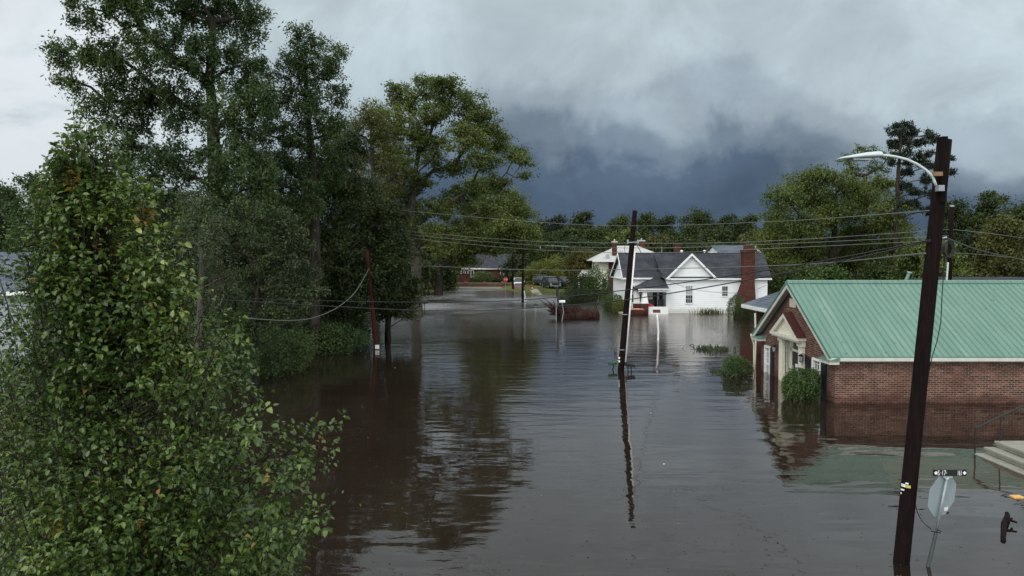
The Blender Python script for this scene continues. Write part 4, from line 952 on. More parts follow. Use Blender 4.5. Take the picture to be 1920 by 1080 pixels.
# octagon: facing away and to the right, turned about the leaning post
oc = (Vector(P(1769, 930, YS)) + Vector((0, .04, 0))); R_ = .40
ux = Vector((.885, .47, 0)).normalized(); uz = (d - ux * d.dot(ux)).normalized(); un = ux.cross(uz)
if un.y > 0: un = -un
q = MB(); pts = [oc + (ux * math.cos(math.pi / 8 + i * math.pi / 4) + uz * math.sin(math.pi / 8 + i * math.pi / 4)) * R_ for i in range(8)]
q.add([p + un * .001 for p in pts] + [p - un * .003 for p in pts], [tuple(range(8)), tuple(range(8, 16))[::-1]] + [(i, (i + 1) % 8, 8 + (i + 1) % 8, 8 + i) for i in range(8)]); pl = q.build('stop_plate', M['sign_back'], sg)
q = MB(); q.add([p - un * .0045 for p in pts] + [p - un * .006 for p in pts], [tuple(range(8)), tuple(range(8, 16))[::-1]]); q.build('stop_face', M['sign_red'], pl)
q = MB(); s0 = oc - uz * .24 + ux * .10; q.add([s0 + un * .006, s0 + ux * .10 + un * .006, s0 + ux * .10 - uz * .06 + un * .006, s0 - uz * .06 + un * .006, s0 + un * .002, s0 + ux * .10 + un * .002, s0 + ux * .10 - uz * .06 + un * .002, s0 - uz * .06 + un * .002],
    [(0, 1, 2, 3), (4, 7, 6, 5), (0, 4, 5, 1), (1, 5, 6, 2), (2, 6, 7, 3), (3, 7, 4, 0)]); q.build('sticker', M['white'], pl)
q = MB(); a = P(1749.5, 880, YS - .06); b = P(1811, 892.5, YS - .06); zt = (a[2] + b[2]) / 2; hh = .056
q.box(a[0], b[0], YS - .075, YS - .055, zt - hh, zt + hh)
np2 = q.build('name_plate', M['sign_black'], sg)
ww = b[0] - a[0]; fy = YS - .0785
put_text('S', .125, 'lettering', M['sign_white'], np2, (a[0] + ww * .125, fy, zt - .005), sx=.62)
put_text('·17·', .125, 'lettering', M['sign_white'], np2, (a[0] + ww * .205, fy, zt - .005), sx=.62)
put_text('161', .125, 'lettering', M['sign_white'], np2, (a[0] + ww * .715, fy, zt - .005), sx=.46)
for cx_, s_ in ((a[0] + ww * .075, -1), (a[0] + ww * .94, 1)):
    q = MB(); r = .034; q.add([(cx_ - r, fy - .001, zt), (cx_, fy - .001, zt - r), (cx_ + r, fy - .001, zt), (cx_, fy - .001, zt + r)], [(0, 1, 2, 3)]); q.build('arrow_mark', M['sign_white'], np2)
q = MB(); q.tube([st - d * .09, st + d * .0], .035, 8); q.box(st.x - .09, st.x + .07, YS - .05, YS - .02, zt - hh - .035, zt - hh + .005); q.build('bracket', M['pale_metal'], sg)
q = MB(); q.tube(curve([(1716, 945, YN), (1722, 965, YN), (1733, 981, YS), (1746, 992, YS)], 12), .008, 5); tag(q.build('loose_wire', M['wire']), 'thin black wire hanging between the near pole and the leaning sign post', 'wire')

# ---------------------------------------------------------------- mailboxes and small signs in the water
def boxmail(name, label, px, py, w, h, base_py, mat, postmat, posts=1, tilt=0.0, bend=0.0, wpx=None, group='mailboxes on posts in the flood'):
    g = G(px, base_py); Y = g[1]; c = Vector(P(px, py, Y)); t = thing(name, label, 'mailbox', (g[0], Y, 0), group)
    q = MB(); n = 6; ol = [(-h / 2, -h * .5), (h / 2, -h * .5), (h / 2, h * .1)] + [(h / 2 * math.cos(math.pi * i / n), h * .1 + h * .4 * math.sin(math.pi * i / n)) for i in range(1, n)] + [(-h / 2, h * .1)]
    q.prism([(y, z) for y, z in ol], 0, -w / 2, w / 2); o = q.build('box', mat); o.parent = t; o.location = c - Vector((g[0], Y, 0)); o.rotation_euler = (0, tilt, .25)
    for i in range(posts):
        dx = (i - (posts - 1) / 2) * w * .32
        q = MB(); q.tube([(g[0] + dx - bend * .3, Y, -.9), (g[0] + dx - bend * .2, Y, 0), (g[0] + dx + bend, Y, c.z * .45), (c.x + dx, Y, c.z - h * .4)], .028 if posts > 1 else .032, 6); q.build('post', postmat, t)
    return t
boxmail('mailbox', 'green mailbox on a bent post left of the mid-street pole', 1149, 681, .42, .15, 693, M['green_box'], M['wire'], 1, 0, .05)
mb = boxmail('mailbox', 'black tilted mailbox on two thin posts right of the mid-street pole', 1181, 684, .48, .18, 697, M['black'], M['wire'], 2, .22, -.02)
boxmail('mailbox', 'dark mailbox on a post far up the street beside the oak trunk', 796, 566, .55, .35, 583, M['black'], M['pole'], 1)
boxmail('mailbox', 'small dark mailbox alone in the open water up the street', 1004, 571.5, .34, .18, 584, M['black'], M['galv'], 2)
boxmail('mailbox', 'white mailbox on a crooked post in front of the fallen trunk', 1054, 565, .50, .20, 602, M['white'], M['galv'], 1, 0, .12)
g = G(1043, 601); t = thing('metal_sign', 'tall grey post with a narrow dark sign edge-on beside the white mailbox', 'sign', (g[0], g[1], 0))
q = MB(); a = P(1043, 556, g[1]); q.tube([(g[0], g[1], -1), (a[0], g[1], a[2])], .035, 6); q.build('post', M['galv'], t); b = P(1046, 537, g[1]); q = MB(); q.box(a[0] - .03, b[0] + .05, g[1] - .2, g[1] + .2, a[2], b[2]); q.build('sign_panel', M['black'], t)
g = G(1234, 638); t = thing('white_post_sign', 'small red-brown sign board on a curved white post in front of the porch', 'sign', (g[0], g[1], 0))
q = MB(); q.tube([(g[0] - .03, g[1], -1), (g[0], g[1], 0), P(1234.5, 620, g[1]), P(1233, 600, g[1]), P(1231.5, 587, g[1])], [.07, .07, .065, .06, .055], 8); q.build('post', M['white'], t, True)
a = P(1224, 580.5, g[1]); b = P(1238, 586.5, g[1]); q = MB(); q.box(a[0], b[0], g[1] - .06, g[1] + .02, b[2], a[2]); q.build('sign_board', M['rust'], t, bevel=.01)
# far stop sign
zg = float(gh(-.9, 142)); t = thing('stop_sign', 'small red stop sign at the far end of the flooded street', 'stop sign', (P(948, 0, 139)[0], 139, 0)); x = P(948, 0, 139)[0]
q = MB(); q.tube([(x, 139, -.4), (x, 139, P(0, 529, 139)[2])], .035, 6); q.build('post', M['galv'], t)
zc = P(0, 524, 139)[2]; q = MB(); r = .41; q.prism([(x + r * math.cos(math.pi / 8 + i * math.pi / 4), zc + r * math.sin(math.pi / 8 + i * math.pi / 4)) for i in range(8)], 1, 138.93, 138.95); pl = q.build('sign_plate', M['sign_red'], t)
put_text('STOP', .27, 'lettering', M['sign_white'], pl, (x - .33, 138.925, zc), sx=.95)
# hydrant
xh, yh = P(997.5, 0, 131)[0], 131; zg = float(gh(xh, yh)); t = thing('fire_hydrant', 'red fire hydrant with white cap beside the lawn path', 'hydrant', (xh, yh, zg))
q = MB(); q.tube([(xh, yh, zg - .1), (xh, yh, zg + .1), (xh, yh, zg + .101), (xh, yh, zg + .6), (xh, yh, zg + .601), (xh, yh, zg + .68), (xh, yh, zg + .8), (xh, yh, zg + .86)], [.2, .2, .14, .14, .18, .18, .1, .03], 12); q.tube([(xh - .28, yh, zg + .45), (xh + .28, yh, zg + .45)], .07, 8); q.build('body', M['hydrant'], t)
q = MB(); q.tube([(xh + .05, yh - .15, zg + .35), (xh + .05, yh - .3, zg + .35)], .11, 8); q.build('nozzle_cap', M['white'], t)

# ---------------------------------------------------------------- vehicles
def vehicle(name, label, cat, loc, rz, paint, kind, group=None):
    L, Wd = (5.2, 1.95) if kind != 'sedan' else (4.5, 1.75)
    H = {'suv': 1.8, 'pickup': 1.8, 'sedan': 1.42}[kind]
    t = thing(name, label, cat, (0, 0, 0), group); hw = Wd / 2
    hood = {'suv': 1.05, 'pickup': 1.08, 'sedan': .88}[kind]
    # local axes: front towards -Y
    q = MB(); lo = .38; f = -L / 2; b = L / 2
    prof = [(f, lo), (f - .02, hood - .25), (f + .15, hood - .04), (f + 1.25, hood + .03), (b - .1, hood + .05), (b, hood - .2), (b, lo)]
    # wheel arches cut as notches in the profile
    q.prism(prof, 0, -hw, hw); body = q.build('body', paint, t, bevel=.06)
    rb = b - .15 if kind == 'suv' else (f + 3.3 if kind == 'pickup' else b - .9)
    tb = rb - .25; wf = f + 1.15; tf = wf + .75; z0 = hood + .03
    q = MB(); a = hw - .06; c = hw - .26
    q.add([(-a, wf, z0), (a, wf, z0), (a, rb, z0), (-a, rb, z0), (-c, tf, H), (c, tf, H), (c, tb, H), (-c, tb, H)], [(0, 3, 2, 1), (4, 5, 6, 7), (0, 1, 5, 4), (1, 2, 6, 5), (2, 3, 7, 6), (3, 0, 4, 7)])
    q.build('cabin_glass', M['glass'], t, bevel=.03)
    q = MB(); q.box(-c - .02, c + .02, tf - .05, tb + .05, H - .01, H + .05)
    for s in (-1, 1):
        for (p, u) in (((a * s, wf, z0), (c * s, tf, H)), ((a * s, rb, z0), (c * s, tb, H)), ((a * s, (wf + rb) / 2 + .1, z0), (c * s, (tf + tb) / 2 + .1, H))): q.tube([p, u], .05, 5)
    q.build('roof', paint, t)
    q = MB(); q.box(-hw + .3, hw - .3, f - .06, f - .021, hood - .42, hood - .2); q.build('grille', M['tyre'], t)
    q = MB(); q.box(-hw + .02, hw - .02, f - .14, f - .02, lo - .02, lo + .2); q.build('bumper', M['galv'] if kind != 'sedan' else paint, t)
    for s in (-1, 1):
        q = MB(); q.box(s * (hw - .28), s * (hw - .05), f - .07, f - .02, hood - .4, hood - .22); q.build('headlight', M['lamp_glass'], t)
        q = MB(); q.box(s * (hw + .02), s * (hw + .2), wf + .25, wf + .35, z0 + .0, z0 + .2); q.build('mirror', paint, t)
        for yy in (f + .95, b - 1.0):
            q = MB(); q.tube([(s * (hw - .2), yy, .36), (s * (hw + .015), yy, .36)], .37, 16); wh = q.build('wheel', M['tyre'], t)
            q = MB(); q.tube([(s * (hw + .016), yy, .36), (s * (hw + .03), yy, .36)], .21, 12); q.build('rim', M['galv'], wh)
    if kind == 'suv':
        q = MB()
        for s in (-1, 1): q.tube([(s * (c - .05), tf, H + .1), (s * (c - .05), tb, H + .1)], .03, 5)
        for yy in (tf + .2, tb - .2): q.tube([(-c, yy, H + .1), (c, yy, H + .1)], .025, 5)
        q.build('roof_rack', M['galv'], t)
    t.location = loc; t.rotation_euler = (0, 0, rz); return t
xv = P(972, 0, 145)[0]; vehicle('pickup_truck', 'white pickup truck facing the flood on the far road', 'truck', (xv, 147.5, float(gh(xv, 147)) - .45), .03, M['car_white'], 'pickup')
xv = P(973, 0, 139)[0]; vehicle('red_car', 'dark red car standing in the water in front of the white pickup', 'car', (xv, 140.4, -.42), .03, M['car_red'], 'sedan')
GC = 'dark cars parked on the lawn'
for px, Y, rz, mt, k, lb in ((1017, 142, .35, 'car_grey', 'suv', 'dark grey car parked behind the black one on the lawn'), (1034, 135, .25, 'car_black', 'suv', 'large black car in the middle of the lawn right of the hydrant'), (1067, 133, .45, 'car_black', 'suv', 'black car with roof rack partly behind the shrub on the lawn')):
    xv = P(px, 0, Y)[0]; vehicle('parked_car', lb, 'car', (xv, Y, float(gh(xv, Y))), rz, M[mt], k, GC)
xv = P(1054, 0, 134)[0]; zg = float(gh(xv, 134)); q = MB(); q.prism([(xv - .3, zg), (xv + .3, zg), (xv + .32, zg + 1.2), (xv - .32, zg + 1.2)], 1, 133.7, 134.2); q.box(xv - .34, xv + .34, 133.66, 134.24, zg + 1.2, zg + 1.28)
tag(q.build('rubbish_bin', worn('pale_blue_grey_bin', (.35, .38, .42), .6, .1), None), 'pale grey wheeled bin between two black cars on the lawn', 'bin')

# ---------------------------------------------------------------- fallen trunk and floating debris
def fallen_trunk():
    g = G(1082, 599); Y = g[1] + .6; xa = P(1036, 0, Y)[0]; xb = P(1126, 0, Y)[0]
    t = thing('fallen_tree', 'thick wet red-brown fallen tree trunk with its root plate lying in the water', 'fallen tree', (xa, Y, 0))
    rs = random.Random(5); q = MB(); n = 14; pts = []; rr = []
    for i in range(n + 1):
        u = i / n; pts.append((xa + .6 + (xb - xa - .6) * u, Y + .8 * u, .36 - .08 * u + rs.uniform(-.04, .04))); rr.append(.74 - .30 * u + rs.uniform(-.06, .06))
    q.tube(pts, rr, 14)
    for i in range(26):
        u = rs.random(); x = xa + .8 + (xb - xa - 1) * u; an = rs.uniform(.3, 2.6); q.tube([(x, Y - .7 * math.cos(an) , .3 + .65 * math.sin(an)), (x + rs.uniform(-.5, .5), Y - .85 * math.cos(an), .35 + .85 * math.sin(an) + rs.uniform(0, .2))], [.05, .015], 4)
    q.build('trunk', M['bark_red'], t)
    q = MB()
    for i in range(110):
        an = rs.uniform(0, 2 * math.pi); r1 = rs.uniform(.5, 1.75); c0 = Vector((xa + .7, Y, .35)); dirv = Vector((rs.uniform(-1.1, .5), math.cos(an) * .8, abs(math.sin(an)) * .8 + .05))
        p1 = c0 + dirv * r1 * .6 + Vector((rs.uniform(-.2, .3), 0, 0)); p2 = c0 + dirv * r1 + Vector((rs.uniform(-.4, .4), rs.uniform(-.2, .2), rs.uniform(-.2, .2)))
        q.tube([c0 + dirv * .2, p1, p2], [.12, .06, .015], 5)
    q.build('root_plate', M['bark_red'], t)
    q = MB(); vs = []
    for i in range(170):
        u = .45 + .55 * rs.random(); x = xa + .6 + (xb - xa - .6) * u; an = rs.uniform(.2, 2.4); s = rs.uniform(.03, .07); R0 = .70 - .27 * u; c = Vector((x, Y + .8 * u - R0 * math.cos(an), .3 + R0 * math.sin(an)))
        a = Vector((rs.uniform(-1, 1), rs.uniform(-1, 1), rs.uniform(-1, 1))).normalized() * s; b = Vector((rs.uniform(-1, 1), rs.uniform(-1, 1), rs.uniform(-1, 1))).normalized() * s
        q.add([c - a, c - b, c + a, c + b], [(0, 1, 2, 3)])
    q.build('creeper', leaf_mat('red_creeper_leaves', [(0, C(.03, .01, .008)), (.7, C(.10, .02, .018)), (1, C(.20, .04, .03))]), t)
fallen_trunk()
rs = random.Random(8)
g0 = Vector(G(1888, 968)); g1 = Vector(G(1881, 1015)); q = MB(); mid = g0.lerp(g1, .45) + Vector((-.03, 0, .05))
q.tube([g0 + Vector((0, 0, .06)), g0.lerp(g1, .12) + Vector((.02, 0, .07)), mid, g0.lerp(g1, .8) + Vector((-.02, 0, .03)), g1 + Vector((.0, 0, .0))], [.045, .05, .06, .048, .05], 7)
q.tube([mid, mid + Vector((.20, .12, .06)), mid + Vector((.30, .22, .05))], [.03, .028, .02], 6); q.tube([mid + Vector((.18, .12, .05)), mid + Vector((.26, .0, .04))], [.025, .02], 6)
tag(q.build('driftwood', M['pole'], None, True), 'short dark forked branch floating near the bottom right corner', 'driftwood')
g0 = G(1897, 932); q = MB(); q.box(g0[0] - .02, g0[0] + .22, g0[1] - .12, g0[1] + .06, -.01, .035); tag(q.build('floating_scrap', M['orange'], None, bevel=.01), 'small orange-yellow board floating by the steps', 'debris')
for i, (px, py, lb) in enumerate(((1220, 775, 'tiny pale scrap floating just right of the pole reflection'), (1244, 871, 'tiny pale scrap floating in open water left of the wire reflection'), (740, 690, 'tiny white scrap floating beyond the near tree'))):
    g0 = G(px, py); q = MB(); q.add([(g0[0], g0[1], .004), (g0[0] + .05, g0[1] + .01, .012), (g0[0] + .045, g0[1] + .06, .004), (g0[0] + .0, g0[1] + .05, .015)], [(0, 1, 2, 3)]); tag(q.build('floating_scrap', M['white']), lb, 'debris')

# ---------------------------------------------------------------- vegetation
def rnd_dirs(rs, n, up=0.0):
    v = rs.normal(size=(n, 3)); v[:, 2] += up; return v / np.linalg.norm(v, axis=1, keepdims=True)
def grow(base, trunk, clumps, rs, step=0.6, jit=.12, rise=.35):
    """trunk: list of points from the base up. clumps: (centre, radii, n tips). returns nodes, parents, tip index, tip clump"""
    pos = [np.array(trunk[0], float)]; par = [-1]
    for a, b in zip(trunk[:-1], trunk[1:]):
        a = np.array(a, float); b = np.array(b, float); n = max(1, int(np.linalg.norm(b - a) / step))
        for i in range(n):
            p = a + (b - a) * (i + 1) / n + (rs.normal(size=3) * jit * .4 * step if i < n - 1 else 0); pos.append(p); par.append(len(pos) - 2)
    ntr = len(pos); skel = list(range(max(1, int(ntr * .25)), ntr)); tips = []; tcl = []
    order = sorted(range(len(clumps)), key=lambda i: np.linalg.norm(clumps[i][0] - pos[ntr - 1]) + .0)
    def path(i0, target, lift):
        p0 = pos[i0]; d = np.linalg.norm(target - p0); n = max(2, int(d / step)); 
        m = p0 + (target - p0) * .5 + np.array([0, 0, -1 if lift < 0 else 1]) * abs(lift) * d + rs.normal(size=3) * d * .06
        last = i0; ids = []
        for k in range(1, n + 1):
            t = k / n; p = (1 - t) ** 2 * p0 + 2 * t * (1 - t) * m + t * t * target
            if k < n: p = p + rs.normal(size=3) * jit * step
            pos.append(p); par.append(last); last = len(pos) - 1; ids.append(last)
        return ids
    for ci in order:
        c, r, nt = clumps[ci]
        A = np.array([pos[i] for i in skel]); dd = A - c; h = np.linalg.norm(dd[:, :2], axis=1)
        cost = np.linalg.norm(dd, axis=1) + 2.2 * np.maximum(0, (A[:, 2] - (c[2] - rise * h)))
        i0 = skel[int(np.argmin(cost))]
        ids = path(i0, c, -.08 if rs.rand() < .3 else .05); skel += ids
        own = ids[len(ids) // 3:]
        T = rnd_dirs(rs, nt) * (rs.rand(nt, 1) ** .40) * r + c
        # uneven outline
        T += rs.normal(size=T.shape) * r * .08
        T = T[np.argsort(np.linalg.norm((T - c) / r, axis=1))]
        own = list(own)
        for tp in T:
            A = np.array([pos[i] for i in own]); i1 = own[int(np.argmin(np.linalg.norm(A - tp, axis=1) + .4 * np.maximum(0, A[:, 2] - tp[2])))]
            k = path(i1, tp, .06); own += k; tips.append(k[-1]); tcl.append(ci)
    return np.array(pos), np.array(par), np.array(tips), np.array(tcl)
def radii(pos, par, tips, r_tip, r_trunk, e=1.75):
    n = len(pos); acc = np.zeros(n); acc[tips] = 1.0
    haschild = np.zeros(n, bool); haschild[par[par >= 0]] = True; acc[~haschild] = 1.0
    for i in range(n - 1, 0, -1): acc[par[i]] += acc[i]
    a = np.maximum(acc, 1) ** (1 / e); k = (a - 1) / max(a[0] - 1, 1e-6); return r_tip + (r_trunk - r_tip) * k
def tubes(pos, par, rad, flare=0.0, rmin=0.0):
    c = np.nonzero(par >= 0)[0]; c = c[rad[c] >= rmin]; a = pos[par[c]]; b = pos[c]; ra = np.minimum(rad[par[c]], rad[c] * 1.5); rb = rad[c]
    main = np.zeros(len(pos), int) - 1
    for i in c[::-1]: main[par[i]] = i if (main[par[i]] < 0 or rad[i] > rad[main[par[i]]]) else main[par[i]]
    ism = main[par[c]] == c; ra = np.where(ism, rad[par[c]], ra)
    V = []; Fq = []; off = 0
    for thick in (True, False):
        s = (rb > .05) if thick else (rb <= .05)
        if not s.any(): continue
        k = 8 if thick else 3; A = a[s]; B = b[s]; d = B - A; L = np.linalg.norm(d, axis=1, keepdims=True) + 1e-9; d = d / L
        ref = np.where(np.abs(d[:, 2:3]) < .9, [[0, 0, 1.]], [[1., 0, 0]]); u = np.cross(d, ref); u /= np.linalg.norm(u, axis=1, keepdims=True); w_ = np.cross(d, u)
        an = np.arange(k) * 2 * np.pi / k; cs = np.cos(an)[None, :, None]; sn = np.sin(an)[None, :, None]; dirs = u[:, None] * cs + w_[:, None] * sn
        r1 = A[:, None] + dirs * ra[s][:, None, None]; r2 = (B + d * np.minimum(L * .03, .05))[:, None] + dirs * rb[s][:, None, None]
        m = len(A); V.append(np.concatenate([r1, r2], 1).reshape(-1, 3))
        i = np.arange(m)[:, None] * 2 * k + off; j = np.arange(k)[None]; j2 = (j + 1) % k
        Fq.append(np.stack([i + j, i + j2, i + k + j2, i + k + j], -1).reshape(-1, 4)); off += m * 2 * k
    return np.concatenate(V), Fq
def leaves(C_, rs, size, aspect=.55, up=.6, droop=0.0, var=.35, outward=None, axis=None):
    """diamond leaves"""
    n = len(C_); nrm = rnd_dirs(rs, n, up)
    ax = rnd_dirs(rs, n) if axis is None else axis + rs.normal(size=(n, 3)) * .45
    ax[:, 2] -= droop; ax -= nrm * (ax * nrm).sum(1, keepdims=True); ax /= np.linalg.norm(ax, axis=1, keepdims=True) + 1e-9
    sd_ = np.cross(nrm, ax); L = size * (1 + var * (rs.rand(n, 1) * 2 - 1)); W_ = L * aspect
    V = np.stack([C_ - ax * L * .5, C_ + sd_ * W_ * .5 - nrm * L * .06, C_ + ax * L * .5, C_ - sd_ * W_ * .5 - nrm * L * .06], 1).reshape(-1, 3)
    i = np.arange(n)[:, None] * 4; return V, np.concatenate([i, i + 1, i + 2, i + 3], 1)
def px_clumps(defs, Y, rs, dens, depth=1.0):
    """defs: (px, py, rx, ry[, dy]) in pixels at distance Y -> metric clumps"""
    out = []; s = Y / F
    for d in defs:
        dy = d[4] if len(d) > 4 else rs.uniform(-1, 1) * depth
        c = np.array(P(d[0], d[1], Y + dy)); r = np.array([d[2] * s, min(d[2], d[3] * 1.3) * s, d[3] * s]); vol = r[0] * r[1] * r[2]
        out.append((c, r, max(5, int(1.9 * dens * (r[0] * r[2]) ** .5 * (r.prod()) ** (1 / 3.)))))
    return out
def tree(name, label, cat, base, trunk, clumps, seed, leafmat, barkmat, leaf=.22, per=40, spread=.55, flat=.6, r_trunk=.4, r_tip=.012, aspect=.5, droop=.2, up=.6, group=None, flare=0, rmin=0.0, step=.7, strands=0.0, rise=.35):
    rs = np.random.RandomState(seed)
    pos, par, tips, tcl = grow(base, [base] + trunk, clumps, rs, step=step, rise=rise)
    rad = radii(pos, par, tips, r_tip, r_trunk)
    if flare:
        hz = pos[:, 2] - base[2]; m = par >= -1; onaxis = rad > r_trunk * .6; rad = np.where(onaxis, rad * (1 + flare * np.exp(-np.maximum(hz - .9, 0) / 1.1)), rad)
    t = thing(name, label, cat, tuple(base), group)
    V, Fq = tubes(pos, par, rad, rmin=rmin); link('trunk', npmesh('trunk', V, Fq, base), barkmat, t, True)
    n = len(tips); k = rs.poisson(per * 1.15 * (.35 + 1.3 * rs.rand(n))); idx = np.repeat(np.arange(n), k); tp = pos[tips[idx]]; pp = pos[par[tips[idx]]]
    along = rs.rand(len(idx), 1); sp = spread * (.6 + .8 * rs.rand(n))[idx][:, None]
    off = rs.normal(size=(len(idx), 3)) * np.array([1, 1, flat]) * sp * .55
    Cc = tp + (pp - tp) * along * .8 + off
    if strands: Cc[:, 2] -= np.abs(rs.normal(size=len(idx))) * strands
    V, Fl = leaves(Cc, rs, leaf, aspect, up, droop)
    link('crown', npmesh('crown', V, [Fl], base), leafmat, t, True); return t
def blob_tree(name, label, cat, x, Y, z0, H, W_, seed, leafmat, leaf=.35, group=None, per=26, nclump=12, low=.25, barkmat=None, shape='round', r_trunk=None, dens=5.0, spread=.8):
    """free-standing tree of height H and width W"""
    rs = np.random.RandomState(seed); cl = []
    for i in range(nclump):
        u = (i + .5) / nclump; zz = low + (1 - low) * u ** .85
        if shape == 'round': rr = math.sin(math.pi * min(.96, .22 + .72 * u)) 
        elif shape == 'cone': rr = max(.12, 1 - u) * 1.05
        else: rr = .55 + .45 * math.sin(math.pi * u)
        an = i * 2.4 + rs.rand(); off = rr * W_ * .30
        rc = W_ * (.22 + .12 * rs.rand()) * (.6 + .5 * rr)
        c = np.array([x + off * math.cos(an), Y + off * math.sin(an), z0 + H * zz - rc * .5])
        r = np.array([rc, rc, rc * .78]); cl.append((c, r, max(6, int(dens * rc * 2.3))))
    b = np.array([x, Y, z0 - .6]); tr = [np.array([x + rs.uniform(-.02, .02) * H, Y, z0 + H * .35]), np.array([x + rs.uniform(-.03, .03) * H, Y, z0 + H * .72])]
    return tree(name, label, cat, b, tr, cl, seed, leafmat, barkmat or M['bark'], leaf, per, spread, .7, r_trunk or H * .018, .02, .6, .1, .6, group, step=max(.7, H * .06), rmin=.03)
def shrub(name, label, c, r, n, leaf, mat, seed, group=None, cat='shrub', stems=10, boxy=0.0, aspect=.55):
    """c: centre on the ground, r: radii"""
    rs = np.random.RandomState(seed); t = thing(name, label, cat, tuple(c), group)
    d = rnd_dirs(rs, n, .15); rad = .70 + .30 * rs.rand(n, 1) ** .6; sp = rnd_dirs(rs, 40, .4); near = (d @ sp.T).max(1)[:, None]; rad = rad + np.clip((near - .975) / .025, 0, 1) * rs.uniform(0, .20, (n, 1)); m = rs.rand(n, 1) < .22; rad = np.where(m, rs.rand(n, 1) ** .5 * .8, rad)
    lump = np.zeros(n)
    cen = rnd_dirs(rs, 14, .2)
    for q in cen: lump = np.maximum(lump, np.clip((d @ q - .72) / .28, 0, 1))
    pts = d * rad * (0.72 + .36 * lump[:, None]) 
    if boxy: pts[:, 2] = np.sign(pts[:, 2]) * np.abs(pts[:, 2]) ** (1 - boxy)
    pts = pts * np.array(r) + np.array(c) + np.array([0, 0, r[2] * .45]); pts = pts[pts[:, 2] > -.03]
    ax = d[:len(pts)] if len(pts) == n else None
    V, Fl = leaves(pts, rs, leaf, aspect, .7, -.2); o = link('foliage', npmesh('foliage', V, [Fl], c), mat, t, True)
    q = MB()
    for i in range(stems):
        a = rs.uniform(0, 6.28); e = Vector((c[0] + math.cos(a) * r[0] * .6, c[1] + math.sin(a) * r[1] * .6, c[2] + r[2] * rs.uniform(.5, 1.2))); q.tube([(c[0] + math.cos(a) * .1, c[1] + math.sin(a) * .1, c[2] - .5), ((c[0] + e.x) / 2, (c[1] + e.y) / 2, c[2] + r[2] * .3), e], [.03, .022, .01], 5)
    q.build('stem', M['bark'], t); return t

